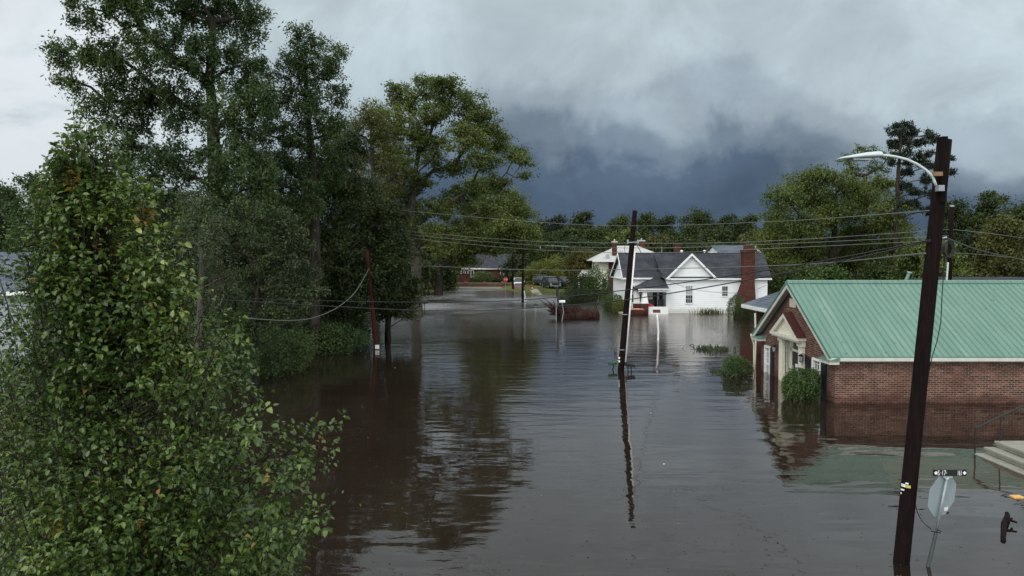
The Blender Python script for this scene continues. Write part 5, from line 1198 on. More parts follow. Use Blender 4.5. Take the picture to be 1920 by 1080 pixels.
# ---- the near pear tree, every leaf modelled
def near_tree():
    Y = 8.4; rs = np.random.RandomState(21)
    base = np.array([P(190, 900, Y)[0], Y + .3, -.8])
    # upright shoots (px, py of the tip; px, py where the shoot starts; depth)
    out = [(137, 195, 150, 470), (120, 285, 130, 520), (175, 250, 165, 520), (205, 238, 200, 520), (240, 270, 220, 560), (90, 330, 130, 600), (262, 300, 230, 600), (290, 335, 250, 620), (60, 400, 110, 650), (325, 395, 270, 640),
           (350, 440, 290, 680), (30, 450, 90, 700), (372, 490, 300, 720), (10, 560, 80, 760), (405, 545, 320, 760), (435, 530, 340, 780), (452, 590, 350, 800), (470, 645, 360, 830), (-20, 640, 70, 850), (-60, 720, 40, 930), (495, 690, 370, 850),
           (505, 730, 380, 880), (530, 765, 400, 900), (560, 790, 420, 920), (590, 800, 440, 950), (652, 772, 470, 930), (640, 830, 470, 960), (620, 870, 470, 980), (672, 940, 480, 1010), (-30, 560, 30, 760), (-10, 480, 40, 700), (-60, 640, -10, 860), (640, 925, 460, 1010), (620, 985, 450, 1050), (590, 1020, 430, 1080), (570, 1070, 420, 1130), (540, 1110, 400, 1160), (-40, 820, 60, 1000), (-50, 930, 60, 1080), (-30, 1040, 80, 1150)]
    for i in range(640):
        y1 = (1140 - 870 * rs.rand() ** 1.25) if i < 500 else rs.uniform(225, 520); u = (y1 - 200) / 900.0; L_ = np.interp(y1, [200, 260, 330, 430, 520], [128, 108, 62, 20, -40]); R_ = np.interp(y1, [200, 300, 400, 500, 600, 700, 760, 830, 940, 1000, 1080, 1150], [160, 255, 320, 385, 445, 480, 540, 600, 615, 590, 560, 520])
        x1 = rs.uniform(L_, R_ - 10); out.append((x1, y1, 200 + (x1 - 200) * .72, y1 + rs.uniform(110, 210)))
    trunk_px = [(190, 1080), (195, 820), (190, 600), (175, 420), (152, 330)]
    pos = [base]; par = [-1]
    tk = [np.array(P(x, y, Y + .3)) for x, y in trunk_px]; prev = base
    for q in tk:
        n = max(2, int(np.linalg.norm(q - prev) / .25))
        for i in range(n): pos.append(prev + (q - prev) * (i + 1) / n + rs.normal(size=3) * .012); par.append(len(pos) - 2)
        prev = q
    ntr = len(pos); tips = []; segs = []
    for j, (x1, y1, x0, y0) in enumerate(out):
        edge = j < 40; dep = rs.uniform(-.5, .5) if edge else rs.uniform(-1, 1) * (0.5 + 1.15 * min(1, max(0, (y1 - 250) / 600)))
        if not edge and rs.rand() < .72: dep = -abs(dep)
        a = np.array(P(x1, y1, Y + dep)); s = np.array(P(x0, y0, Y + dep * .75))
        A = np.array(pos[:ntr]); cost = np.linalg.norm(A - s, axis=1) + 2 * np.maximum(0, A[:, 2] - s[2] + .25); i0 = int(np.argmin(cost)); last = i0
        for p0, p1, bow in ((pos[i0], s, .10), (s, a, -.05)):
            n = max(3, int(np.linalg.norm(p1 - p0) / .10)); m = (p0 + p1) / 2 + np.array([0, 0, -bow * np.linalg.norm(p1 - p0)]); 
            for k in range(1, n + 1):
                t_ = k / n; p = (1 - t_) ** 2 * p0 + 2 * t_ * (1 - t_) * m + t_ * t_ * p1 + rs.normal(size=3) * .008; pos.append(p); par.append(last); last = len(pos) - 1
                if p1 is a: segs.append((last, k / n))
                # side twigs
                lim = .55 if p1 is a else .35
                if rs.rand() < lim and not (p1 is a and k > n - 2):
                    L_ = rs.uniform(.12, .42) * (1.0 if p1 is a else 1.1) * (1.15 - .6 * (k / n if p1 is a else 0)); dv = (p1 - p0) / (np.linalg.norm(p1 - p0) + 1e-6) * .75 + rnd_dirs(rs, 1)[0] * .75; dv /= np.linalg.norm(dv)
                    li = last; m2 = max(2, int(L_ / .09))
                    for kk in range(m2): pos.append(pos[li] + dv * L_ / m2 + np.array([0, 0, .012 * kk])); par.append(li); li = len(pos) - 1; segs.append((li, .5 + .5 * kk / m2))
                    tips.append(li)
        tips.append(last)
    pos = np.array(pos); par = np.array(par); tips = np.array(tips)
    rad = radii(pos, par, tips, .0028, .13, 2.1)
    t = thing('pear_tree', 'large leafy green tree with scattered yellow leaves filling the left foreground', 'tree', tuple(base))
    V, Fq = tubes(pos, par, rad); link('trunk', npmesh('trunk', V, Fq, base), M['bark'], t, True)
    # leaves along the shoots
    ids = np.array([s[0] for s in segs]); rep = rs.poisson(3.6, len(ids)); idx = np.repeat(ids, rep); tipx = np.repeat(tips, rs.poisson(4.5, len(tips))); idx = np.concatenate([idx, tipx])
    A = pos[par[idx]]; B = pos[idx]; n = len(idx); d = B - A; d /= np.linalg.norm(d, axis=1, keepdims=True) + 1e-9
    side = rnd_dirs(rs, n); side -= d * (side * d).sum(1, keepdims=True); side /= np.linalg.norm(side, axis=1, keepdims=True)
    lat = rs.rand(24, 24, 24); gq = (A - A.min(0)) / .42; g0 = np.floor(gq).astype(int); gf = gq - g0; gf = gf * gf * (3 - 2 * gf); val = np.zeros(n)
    for a_ in (0, 1):
        for b_ in (0, 1):
            for c_ in (0, 1): val += lat[(g0[:, 0] + a_) % 24, (g0[:, 1] + b_) % 24, (g0[:, 2] + c_) % 24] * np.where(a_, gf[:, 0], 1 - gf[:, 0]) * np.where(b_, gf[:, 1], 1 - gf[:, 1]) * np.where(c_, gf[:, 2], 1 - gf[:, 2])
    kp = rs.rand(n) < np.clip((val - .34) / .16, .12, 1) + (A[:, 1] > Y + .4) * .6
    A = A[kp]; B = B[kp]; d = d[kp]; side = side[kp]; n = len(A)
    bp = A + (B - A) * rs.rand(n, 1) + side * rs.uniform(.01, .05, (n, 1))
    ax = side * 1.0 + d * .45 + np.array([0, 0, -.35]) + rs.normal(size=(n, 3)) * .3; ax /= np.linalg.norm(ax, axis=1, keepdims=True)
    nr = np.array([0, 0, 1.0]) + side * .55 + rs.normal(size=(n, 3)) * .38; nr -= ax * (nr * ax).sum(1, keepdims=True); nr /= np.linalg.norm(nr, axis=1, keepdims=True)
    sd_ = np.cross(ax, nr); L_ = rs.uniform(.032, .082, (n, 1)); W_ = L_ * rs.uniform(.52, .70, (n, 1)); cup = rs.uniform(.12, .42, (n, 1)) * W_; curl = rs.uniform(.02, .28, (n, 1)) * L_
    v0 = bp; v1 = bp + ax * L_ * .5 - nr * curl * .12; v2 = bp + ax * L_ - nr * curl
    l1 = bp + ax * L_ * .28 + sd_ * W_ * .5 + nr * cup * .9 ; l2 = bp + ax * L_ * .68 + sd_ * W_ * .40 + nr * (cup * .8 - curl * .4)
    r1 = bp + ax * L_ * .28 - sd_ * W_ * .5 + nr * cup * .9 ; r2 = bp + ax * L_ * .68 - sd_ * W_ * .40 + nr * (cup * .8 - curl * .4)
    V = np.stack([v0, v1, v2, l1, l2, r1, r2], 1)
    # yellow sprays where the photograph shows them
    spots = [(135, 335, 15), (268, 410, 17), (598, 830, 12), (108, 990, 9), (262, 985, 9), (185, 465, 6), (505, 890, 9), (330, 470, 6), (230, 735, 7)]
    q = bp; dpt = q[:, 1] * CP - (q[:, 2] - CAMZ) * SP; sx = CX + F * q[:, 0] / dpt; sy = CY - F * (q[:, 1] * SP + (q[:, 2] - CAMZ) * CP) / dpt
    yel = np.zeros(n, bool)
    for x, y, r in spots: yel |= (np.hypot(sx - x, (sy - y) * .7) < r) & (rs.rand(n) < .75) & (q[:, 1] < Y + .3)
    yel |= rs.rand(n) < .004
    for nm, mk, mt in (('crown', ~yel, M['leaf_near']), ('yellow_foliage', yel, M['leaf_yellow'])):
        v = V[mk].reshape(-1, 3); i = np.arange(mk.sum())[:, None] * 7
        Fq = np.concatenate([np.concatenate([i + a for a in f], 1) for f in ((0, 1, 4, 3), (0, 5, 6, 1))]); Ft = np.concatenate([np.concatenate([i + a for a in f], 1) for f in ((1, 2, 4), (1, 6, 2))])
        o = link(nm, npmesh(nm, v, [Fq, Ft], base), mt, t, True)
near_tree()

# ---- tall trees on the left bank
rsd = np.random.RandomState(77)
Y = 40.0
defs = [(405, 20, 60, 45), (330, 10, 55, 45), (470, 30, 38, 55), (250, 10, 55, 35), (165, 15, 40, 30), (120, 100, 42, 32), (135, 150, 30, 22), (225, 110, 60, 50), (300, 90, 65, 50), (200, 190, 50, 50), (390, 110, 60, 60), (460, 120, 45, 50),
        (275, 190, 60, 50), (345, 200, 50, 60), (440, 210, 55, 60), (490, 190, 30, 60), (230, 270, 60, 50), (320, 300, 60, 50), (420, 310, 60, 60), (480, 290, 40, 60), (290, 370, 60, 50), (380, 390, 60, 55), (450, 390, 55, 60), (350, -40, 80, 40), (220, -30, 70, 40), (430, -40, 60, 40), (200, 330, 45, 50), (500, 340, 30, 60), (160, 90, 30, 30)]
b = np.array([P(408, 600, Y)[0], Y, -.6])
tr = [np.array(P(x, y, Y)) for x, y in ((405, 420), (400, 250), (392, 150), (400, 40))]
tree('willow_oak', 'tallest dark tree on the left bank, crown cut by the top of the picture', 'tree', b, tr, px_clumps(defs, Y, rsd, 12, 2.2), 5, M['leaf_willow'], M['bark'], .19, 66, .31, .75, .42, .012, .38, .35, .5, step=.8, strands=.25)
Y = 45.0
defs = [(562, 60, 20, 30), (560, 110, 28, 40), (590, 95, 30, 40), (630, 110, 20, 35), (615, 150, 34, 40), (560, 170, 34, 45), (540, 130, 24, 40), (640, 180, 14, 35), (590, 210, 42, 45), (540, 230, 36, 50), (625, 240, 30, 45), (570, 280, 45, 50), (620, 310, 40, 50), (540, 320, 40, 50), (560, 370, 50, 50), (500, 170, 26, 50), (490, 250, 28, 50), (505, 330, 36, 55), (520, 400, 40, 50)]
b = np.array([P(590, 640, Y)[0], Y, -.6]); tr = [np.array(P(x, y, Y)) for x, y in ((590, 420), (585, 290), (575, 180), (566, 80))]
tree('willow_oak', 'tall narrow feathery tree right of the tallest one on the left bank', 'tree', b, tr, px_clumps(defs, Y, rsd, 13, 1.5), 6, M['leaf_willow'], M['bark'], .18, 62, .30, .9, .30, .012, .34, .25, .4, step=.7, strands=.1)
# dark evergreens
Y = 50.0
defs = [(640, 300, 35, 35), (600, 340, 40, 40), (680, 350, 40, 40), (640, 380, 50, 45), (590, 420, 50, 45), (690, 410, 50, 45), (560, 470, 45, 45), (640, 470, 60, 50), (700, 480, 50, 50), (590, 530, 60, 50), (670, 540, 60, 50), (725, 520, 45, 40), (620, 590, 60, 40), (550, 560, 50, 45), (745, 465, 34, 35), (660, 270, 22, 30), (625, 260, 20, 30), (740, 410, 26, 40)]
b = np.array([P(640, 640, Y)[0], Y, -.6]); tr = [np.array(P(x, y, Y)) for x, y in ((640, 520), (645, 400), (645, 290))]
tree('cedar_tree', 'very dark dense evergreen behind the reddish pole', 'tree', b, tr, px_clumps(defs, Y, rsd, 15, 2.0), 7, M['leaf_dark'], M['bark'], .19, 52, .55, .6, .45, .015, .5, .2, .6, step=.8)
Y = 52.5
defs = [(735, 475, 28, 30), (750, 520, 35, 32), (730, 560, 40, 25), (765, 545, 24, 28), (745, 580, 34, 16), (768, 590, 16, 12), (712, 585, 26, 14), (720, 440, 25, 35), (757, 560, 25, 22)]
b = np.array([P(729, 632, Y)[0], Y, -.6]); tr = [np.array(P(x, y, Y)) for x, y in ((729, 600), (732, 540), (735, 470))]
tree('holly_tree', 'small dark tree overhanging the water between the reddish pole and the oak trunk', 'tree', b, tr, px_clumps(defs, Y, rsd, 15, 1.2), 8, M['leaf_dark'], M['bark'], .18, 46, .42, .6, .16, .012, .6, .2, .6, step=.6)
# grey-green small-leaved trees on the left bank
Y = 34.0
defs = [(455, 405, 34, 34), (520, 420, 36, 34), (550, 450, 34, 30), (430, 450, 34, 36), (480, 460, 44, 30), (525, 490, 48, 28), (575, 510, 30, 25), (460, 520, 40, 26), (530, 535, 46, 26), (400, 410, 26, 50), (395, 480, 26, 40), (480, 565, 44, 30), (590, 545, 20, 22), (430, 560, 36, 34), (530, 580, 44, 28), (470, 610, 50, 26), (410, 600, 30, 36), (560, 600, 34, 20)]
b = np.array([P(480, 690, Y)[0], Y, -.6]); tr = [np.array(P(x, y, Y)) for x, y in ((478, 590), (490, 500))]
tree('crape_myrtle', 'grey-green small-leaved spreading tree in front of the dark evergreen on the left bank', 'tree', b, tr, px_clumps(defs, Y, rsd, 22, 1.6), 9, M['leaf_grey'], M['bark'], .11, 64, .24, .65, .16, .008, .55, .1, .7, step=.4)
Y = 28.0
defs = [(360, 390, 30, 40), (400, 430, 30, 45), (345, 450, 32, 45), (390, 500, 32, 45), (330, 520, 32, 40), (425, 520, 22, 40), (370, 570, 40, 40)]
b = np.array([P(372, 720, Y)[0], Y, -.6]); tr = [np.array(P(x, y, Y)) for x, y in ((372, 620), (378, 500), (372, 400))]
tree('willow_shrub', 'upright twiggy grey-green bush just behind the near leafy tree', 'tree', b, tr, px_clumps(defs, Y, rsd, 24, 1.0), 10, M['leaf_grey'], M['bark_pale'], .10, 34, .30, 1.0, .12, .008, .4, .1, .6, step=.35)
for (px, Y, base, top, wpx, sd_, mt, lb) in ((470, 56, 0, 340, 150, 101, 'leaf_dark', 'dark bushy tree behind the grey-green ones on the left bank'), (555, 58, 0, 360, 130, 102, 'leaf_dark', 'dark bushy tree between the narrow feathery tree and the dark evergreen'), (390, 54, 0, 420, 130, 103, 'leaf_dark', 'dark bushy tree below the tallest tree, behind the near leafy tree'), (430, 48, 0, 545, 150, 104, 'leaf_willow', 'low spreading tree at the foot of the tallest tree'), (530, 47, 0, 520, 120, 105, 'leaf_dark', 'low dark tree at the foot of the narrow feathery tree'), (620, 52, 0, 480, 120, 106, 'leaf_dark', 'low dark tree below the very dark evergreen')):
    x = P(px, 0, Y)[0]; blob_tree('understorey_tree', lb, 'tree', x, Y, -.4, P(0, top, Y)[2] + .4, wpx * Y / F * 1.2, sd_, M[mt], .19, 'low dark trees crowding the left bank', 46, 15, .08, dens=9, spread=.6)
# bank bushes standing in water
GB = 'bushes standing in the water along the left bank'
for i, (px, py, Y, rx, rz, n, lb) in enumerate(((560, 640, 46.5, 2.6, 1.7, 6500, 'dark bush at the waterline leftmost along the bank'), (620, 652, 45.5, 2.2, 1.1, 5200, 'low bush at the waterline just left of the reddish pole'), (650, 620, 49, 1.9, 2.3, 5200, 'rounded dark bush behind the low ones nearest the reddish pole'), (590, 600, 50, 2.4, 2.8, 5500, 'taller dark bush filling the bank behind the low bushes'), (505, 640, 45, 2.4, 2.3, 5500, 'dark bush beside the near leafy tree along the bank'),
        (455, 660, 36, 2.0, 1.9, 5500, 'broad bush under the grey-green spreading tree'), (520, 650, 38, 1.8, 1.5, 5000, 'low bush right of the one under the grey-green spreading tree'), (410, 640, 33, 1.8, 2.2, 5000, 'bush tucked behind the right side of the near leafy tree'))):
    x = P(px, py, Y)[0]; shrub('bush', lb, (x, Y, .05), (rx, 1.5, rz), n, .13, M['leaf_dark'] if i in (0, 3, 4) else M['leaf_willow'], 30 + i, GB)
for i, (px, Y, rx, rz, n, lb) in enumerate(((-10, 17.5, 1.5, 2.3, 7000, 'added dark bush hiding bright water behind the left edge of the near leafy tree'), (95, 18.5, 1.5, 2.0, 7000, 'added dark bush hiding bright water behind the middle of the near leafy tree'), (215, 20, 1.6, 1.9, 7000, 'added dark bush hiding bright water right of the near leafy tree stem'), (60, 13, 1.1, 1.0, 5000, 'added low dark bush hiding bright water at the foot of the near leafy tree'))):
    shrub('bush', lb, (P(px, 0, Y)[0], Y, .05), (rx, 1.1, rz), n, .085, M['leaf_dark'], 130 + i, 'dark bushes added to hide bright water behind the near leafy tree')  # bushes added to darken the gaps where bright water shows through the tree
# ---- the big spreading oak in mid street
Y = 77.0
defs = [(800, 165, 34, 22), (765, 190, 38, 28), (850, 175, 40, 25), (740, 165, 18, 14), (890, 205, 38, 25), (820, 215, 45, 26), (745, 235, 40, 30), (905, 240, 40, 26), (870, 260, 45, 24), (930, 270, 35, 20), (965, 292, 32, 15), (985, 300, 18, 12), (985, 330, 14, 10), (800, 270, 40, 22), (740, 290, 36, 26),
        (905, 300, 40, 18), (850, 315, 36, 16), (930, 345, 30, 18), (885, 355, 32, 20), (850, 375, 34, 20), (900, 400, 40, 20), (790, 340, 30, 18), (735, 350, 36, 26), (825, 390, 34, 22), (770, 400, 34, 24), (705, 215, 26, 22), (720, 260, 26, 24), (920, 385, 30, 18), (870, 425, 40, 22), (820, 440, 36, 22), (790, 250, 26, 20), (830, 155, 25, 14), (755, 315, 26, 20), (770, 370, 26, 20), (725, 385, 26, 24), (750, 430, 34, 26), (810, 300, 24, 16)]
b = np.array([P(780, 592, Y)[0], Y, -.6]); tr = [np.array(P(x, y, Y)) for x, y in ((778, 470), (772, 400), (775, 345), (785, 285))]
tree('oak_tree', 'big spreading oak with pale limbs against the sky, trunk standing in the flooded street', 'tree', b, tr, px_clumps([(d[0], d[1], d[2] * 1.06, d[3] * 1.10) for d in defs], Y, rsd, 11, 3.6), 12, M['leaf_oak'], M['bark_pale'], .24, 38, .58, .5, .50, .03, .5, .15, .7, flare=.45, step=1.2, rise=.6)
Y = 70.0
defs = [(690, 215, 30, 25), (665, 250, 26, 28), (715, 250, 28, 28), (680, 290, 34, 28), (720, 310, 28, 28), (665, 330, 28, 28), (705, 360, 34, 28), (745, 330, 18, 28), (700, 400, 30, 30)]
b = np.array([P(705, 600, Y)[0], Y, -.6]); tr = [np.array(P(x, y, Y)) for x, y in ((705, 450), (700, 330), (695, 240))]
tree('olive_tree', 'olive-yellow feathery tree left of the big oak', 'tree', b, tr, px_clumps(defs, Y, rsd, 11, 2), 13, M['leaf_olive'], M['bark'], .22, 34, .6, .7, .3, .02, .4, .2, .6, step=1.1)
# trees lower right of the oak and behind it
GM = 'trees around the far end of the flooded street'
Y = 98.0
defs = [(910, 350, 36, 26), (950, 380, 36, 26), (975, 400, 28, 24), (900, 400, 40, 28), (945, 425, 44, 26), (985, 440, 32, 26), (880, 445, 44, 26), (850, 470, 40, 22), (930, 460, 36, 18), (870, 490, 36, 14), (1005, 470, 16, 20)]
b = np.array([P(905, 545, 128)[0] * 98 / 128 - .8, Y, -.3]); tr = [np.array(P(x, y, Y)) for x, y in ((888, 480), (915, 400))]
b = np.array([P(822, 553, 119)[0], 119, .0])
Y = 119.0; tr = [np.array(P(x, y, Y)) for x, y in ((823, 500), (840, 460), (880, 410))]
tree('shade_tree', 'broad tree right of the big oak, hanging over the far end of the street', 'tree', b, tr, px_clumps(defs, Y, rsd, 7, 4), 14, M['leaf_oak'], M['bark'], .34, 34, .95, .6, .5, .03, .5, .15, .6, group=GM, step=1.6, flare=.4)
for (px, Y, top, wpx, sd_, mt, lb) in ((800, 138, 420, 130, 41, 'leaf_wood', 'dark tree behind the big oak trunk'), (730, 120, 430, 150, 42, 'leaf_dark', 'dark tree filling the gap left of the big oak trunk'), (900, 190, 415, 120, 43, 'leaf_wood', 'tree directly behind the far brick house roof'), (850, 175, 430, 110, 47, 'leaf_dark', 'dark tree left of the far brick house roof'),
                                      (985, 175, 420, 90, 44, 'leaf_dark', 'dark tree right of the far brick house'), (1020, 180, 440, 90, 45, 'leaf_wood', 'tree behind the yellow-green ones beyond the lawn'), (970, 160, 480, 60, 46, 'leaf_dark', 'small dark tree behind the white pickup'), (1075, 172, 445, 90, 48, 'leaf_dark', 'dark tree left of the cream house chimney')):
    x = P(px, 0, Y)[0]; z0 = .3; H = P(0, top, Y)[2] - z0; blob_tree('broadleaf_tree', lb, 'tree', x, Y, z0, H, wpx * Y / F, sd_, M[mt], .5, GM, 34, 12, .06, spread=1.1, dens=5.5)
# yellow-green ornamental trees by the lawn
for (px, Y, top, wpx, sd_, mt, lb, lw_) in ((1035, 146, 484, 95, 51, 'leaf_bright', 'yellow-green layered ornamental tree behind the parked cars', .15), (1000, 150, 500, 50, 53, 'leaf_oak', 'small green tree behind the fire hydrant', .1), (1092, 122, 466, 66, 52, 'leaf_olive', 'tan-green feathery tree left of the cream house', .15), (1070, 140, 500, 60, 54, 'leaf_bright', 'low yellow-green tree above the rightmost parked car', .1)):
    x = P(px, 0, Y)[0]; z0 = .6; blob_tree('ornamental_tree', lb, 'tree', x, Y, z0, P(0, top, Y)[2] - z0, wpx * Y / F, sd_, M[mt], .26, GM, 40, 14, lw_, dens=8, spread=.6, shape='wide')
GS = 'shrubs around the houses'
for i, (px, base_py, Y, rx, rz, n, leaf, mt, lb) in enumerate((
        (1098, 570, 104, 2.3, 2.4, 6000, .17, 'leaf_dark', 'large dark shrub above the fallen trunk'), (1118, 560, 103, 1.6, 3.0, 4500, .17, 'leaf_shrub', 'tall leafy shrub beside the cream house wall'), (1082, 575, 96, 2.4, 1.3, 4500, .15, 'leaf_dark', 'low dark shrub behind the root plate of the fallen trunk'),
        (1153, 586, 83, 1.35, 1.2, 3600, .13, 'leaf_shrub', 'leafy shrub left of the white house porch'), (1168, 590, 80.5, .95, .9, 2600, .13, 'leaf_bright', 'smaller yellow-green shrub nearest the mid-street pole'), (1140, 560, 100, .7, 2.6, 2200, .16, 'leaf_shrub', 'slender climbing shrub against the cream house corner'),
        (1386, 596, 73, .9, 1.45, 4200, .10, 'leaf_shrub', 'rounded shrub at the foot of the tall brick chimney'), (1410, 596, 72, .9, 1.1, 3200, .10, 'leaf_dark', 'dark shrub between the brick chimney and the annex'),
        (930, 530, 158, 2.6, .75, 2600, .26, 'leaf_dark', 'clipped dark shrub below the arched window of the far house'), (905, 530, 157, 2.6, 1.7, 2600, .26, 'leaf_shrub', 'shrub left of the arched window of the far house'), (985, 530, 158, 2.6, 1.5, 2600, .26, 'leaf_dark', 'shrub right of the far house behind the low wall'), (868, 530, 156, 3.4, 1.0, 2800, .26, 'leaf_dark', 'wide dark shrub behind the brick enclosure'))):
    x = P(px, 0, Y)[0]; shrub('garden_shrub', lb, (x, Y, max(.02, float(gh(x, Y))) ), (rx, min(rx, 1.6), rz), n, leaf, M[mt], 60 + i, GS)
# two clipped bushes by the brick building
g = G(1385, 706); shrub('round_bush', 'rounded leafy bush in the water near the far corner of the green-roofed building', (g[0], g[1] + .3, .0), (.72, .6, .66), 5200, .065, M['leaf_shrub'], 81)
g = G(1515, 752); shrub('round_bush', 'large clipped bush against the doorway side of the green-roofed building', (g[0], g[1] + .5, .05), (.86, .75, .78), 9000, .07, M['leaf_shrub'], 82)
# weeds by the white house wall and floating twigs
def weeds(name, label, cx, Yc, w_, n, h, mat, seed, flat=False):
    rs = np.random.RandomState(seed); q = MB()
    for i in range(n):
        x = cx + rs.normal() * w_ * .35; y = Yc + rs.normal() * .25 * (3 if flat else 1); hh = h * rs.uniform(.4, 1.1); lx = rs.normal() * hh * (.9 if flat else .35); a = .02
        q.add([(x - a, y, -.02), (x + a, y, -.02), (x + lx * .5 + a * .8, y + rs.normal() * .05, hh * .65), (x + lx * .5 - a * .8, y, hh * .65), (x + lx, y, hh)], [(0, 1, 2, 3), (3, 2, 4)])
        c = Vector((x + lx * rs.rand(), y, hh * rs.rand())); s = .035 + .03 * rs.rand(); d = rnd_dirs(rs, 2) * s; d0, d1 = Vector(d[0]), Vector(d[1]); q.add([c - d0, c - d1, c + d0, c + d1], [(0, 1, 2, 3)])
    q.tube([(cx - w_ * .8, Yc, -.01), (cx - w_ * .2, Yc + .1, .03), (cx + w_ * .3, Yc - .1, .02), (cx + w_ * .8, Yc, -.01)], .015, 4)
    return tag(q.build(name, mat), label, 'plant')
x = P(1338, 0, 77.6)[0]; weeds('tall_weeds', 'straggly yellow-green weeds against the white clapboard wall', x, 77.9, 1.9, 120, .6, M['leaf_olive'], 3)
g = G(1332, 655); weeds('drifting_twigs', 'leafy twigs poking out of the water in front of the white house', g[0], g[1], 1.6, 160, .22, M['leaf_grey'], 4, True)
g = G(1350, 700); weeds('drifting_twigs', 'small leafy sprig in the water left of the far round bush', g[0], g[1], .4, 46, .22, M['leaf_grey'], 5, True)
g = G(1298, 648); q = MB(); q.tube([(g[0] - .15, g[1], .0), (g[0] - .05, g[1], .07), (g[0] + .08, g[1], .06), (g[0] + .12, g[1], 0)], .025, 6); tag(q.build('driftwood', M['wire']), 'small curved dark stick floating before the white house', 'driftwood')

# ---- far treeline (individual trees)
GT = 'trees of the far treeline behind the houses'
line = [(1040, 225, 402, 62, 'needle', 'darkest rounded tree at the left end of the far treeline'), (1092, 215, 396, 66, 'leaf_dark', 'dark rounded tree next to the left end of the far treeline'), (1065, 195, 428, 80, 'leaf_wood', 'green tree below the two dark rounded ones of the treeline'), (1125, 205, 424, 70, 'leaf_wood', 'tree above the left chimney of the cream house'),
        (1165, 225, 402, 60, 'leaf_wood', 'tree just left of the top of the mid-street pole'), (1170, 180, 428, 70, 'leaf_oak', 'paler green tree behind the cream house roof'), (1213, 228, 398, 60, 'leaf_wood', 'tree just right of the top of the mid-street pole'), (1250, 225, 404, 56, 'leaf_dark', 'dark tree above the small roof chimney of the white house'), (1238, 178, 440, 56, 'leaf_olive', 'pale olive tree behind the small roof chimney of the white house'),
        (1312, 222, 394, 90, 'leaf_wood', 'widest tree in the middle of the far treeline, above the gable'), (1290, 190, 425, 80, 'leaf_wood', 'tree behind the gable of the white house'), (1365, 224, 402, 66, 'leaf_wood', 'tree above the blue-grey roof, right of the widest treeline tree'), (1350, 185, 432, 80, 'leaf_dark', 'dark tree behind the blue-grey roof'), (1405, 220, 402, 60, 'leaf_wood', 'tree where the far treeline meets the big right-hand tree'), (1420, 170, 432, 70, 'leaf_olive', 'olive tree above the tall brick chimney'),
        (1010, 235, 412, 60, 'leaf_wood', 'far tree between the oak and the dark rounded treeline trees'), (1200, 200, 440, 60, 'leaf_dark', 'dark tree right behind the mid-street pole'), (1460, 210, 415, 70, 'leaf_wood', 'far tree behind the left edge of the big right-hand tree'), (1100, 185, 452, 70, 'leaf_dark', 'dark low tree left of the cream house roof'), (1155, 178, 455, 60, 'leaf_dark', 'dark low tree behind the cream house ridge'), (1275, 172, 452, 80, 'leaf_dark', 'dark low tree behind the white house ridge'), (1330, 174, 455, 80, 'leaf_wood', 'low tree behind the right half of the white house ridge'), (1390, 172, 460, 70, 'leaf_dark', 'dark low tree right behind the blue-grey gable')]
for i, (px, Y, top, wpx, mt, lb) in enumerate(line):
    x = P(px, 0, Y)[0]; z0 = .7; blob_tree('treeline_tree', lb, 'tree', x, Y, z0, P(0, top, Y)[2] - z0, wpx * Y / F * 1.15, 200 + i, M[mt], .55, GT, 30, 11, .05, dens=4.6, spread=1.2)
# ---- right-hand trees
Y = 92.0
defs = [(1500, 345, 36, 22), (1470, 372, 34, 26), (1540, 335, 40, 20), (1580, 350, 40, 24), (1530, 375, 45, 28), (1460, 410, 36, 28), (1510, 420, 50, 30), (1570, 400, 50, 32), (1620, 370, 40, 30), (1450, 450, 36, 26), (1500, 470, 50, 28), (1560, 455, 50, 30), (1620, 430, 50, 34), (1670, 400, 40, 34), (1680, 450, 40, 34), (1590, 500, 60, 28), (1500, 510, 56, 22), (1660, 500, 50, 28), (1440, 490, 30, 24), (1700, 500, 30, 28), (1650, 345, 24, 20)]
b = np.array([P(1560, 590, Y)[0], Y, -.6]); tr = [np.array(P(x, y, Y)) for x, y in ((1560, 500), (1565, 430))]
tree('oak_tree', 'broad dense green tree between the white house and the near pole', 'tree', b, tr, px_clumps(defs, Y, rsd, 8.5, 5), 15, M['leaf_oak'], M['bark'], .27, 42, .8, .55, .75, .02, .5, .2, .7, step=1.3)
Y = 99.0
defs = [(1590, 300, 22, 14), (1620, 290, 22, 14), (1640, 285, 18, 10), (1600, 325, 30, 18), (1650, 315, 26, 18), (1575, 345, 26, 14), (1640, 350, 30, 20), (1610, 275, 10, 8), (1665, 295, 14, 14)]
b = np.array([P(1625, 560, Y)[0], Y, -.6]); tr = [np.array(P(x, y, Y)) for x, y in ((1625, 420), (1622, 330))]
tree('thin_leafed_tree', 'open light-green tree top showing behind the street lamp head', 'tree', b, tr, px_clumps(defs, Y, rsd, 8, 1.5), 16, M['leaf_oak'], M['bark'], .22, 22, .55, .6, .3, .02, .5, .1, .7, step=1.0)
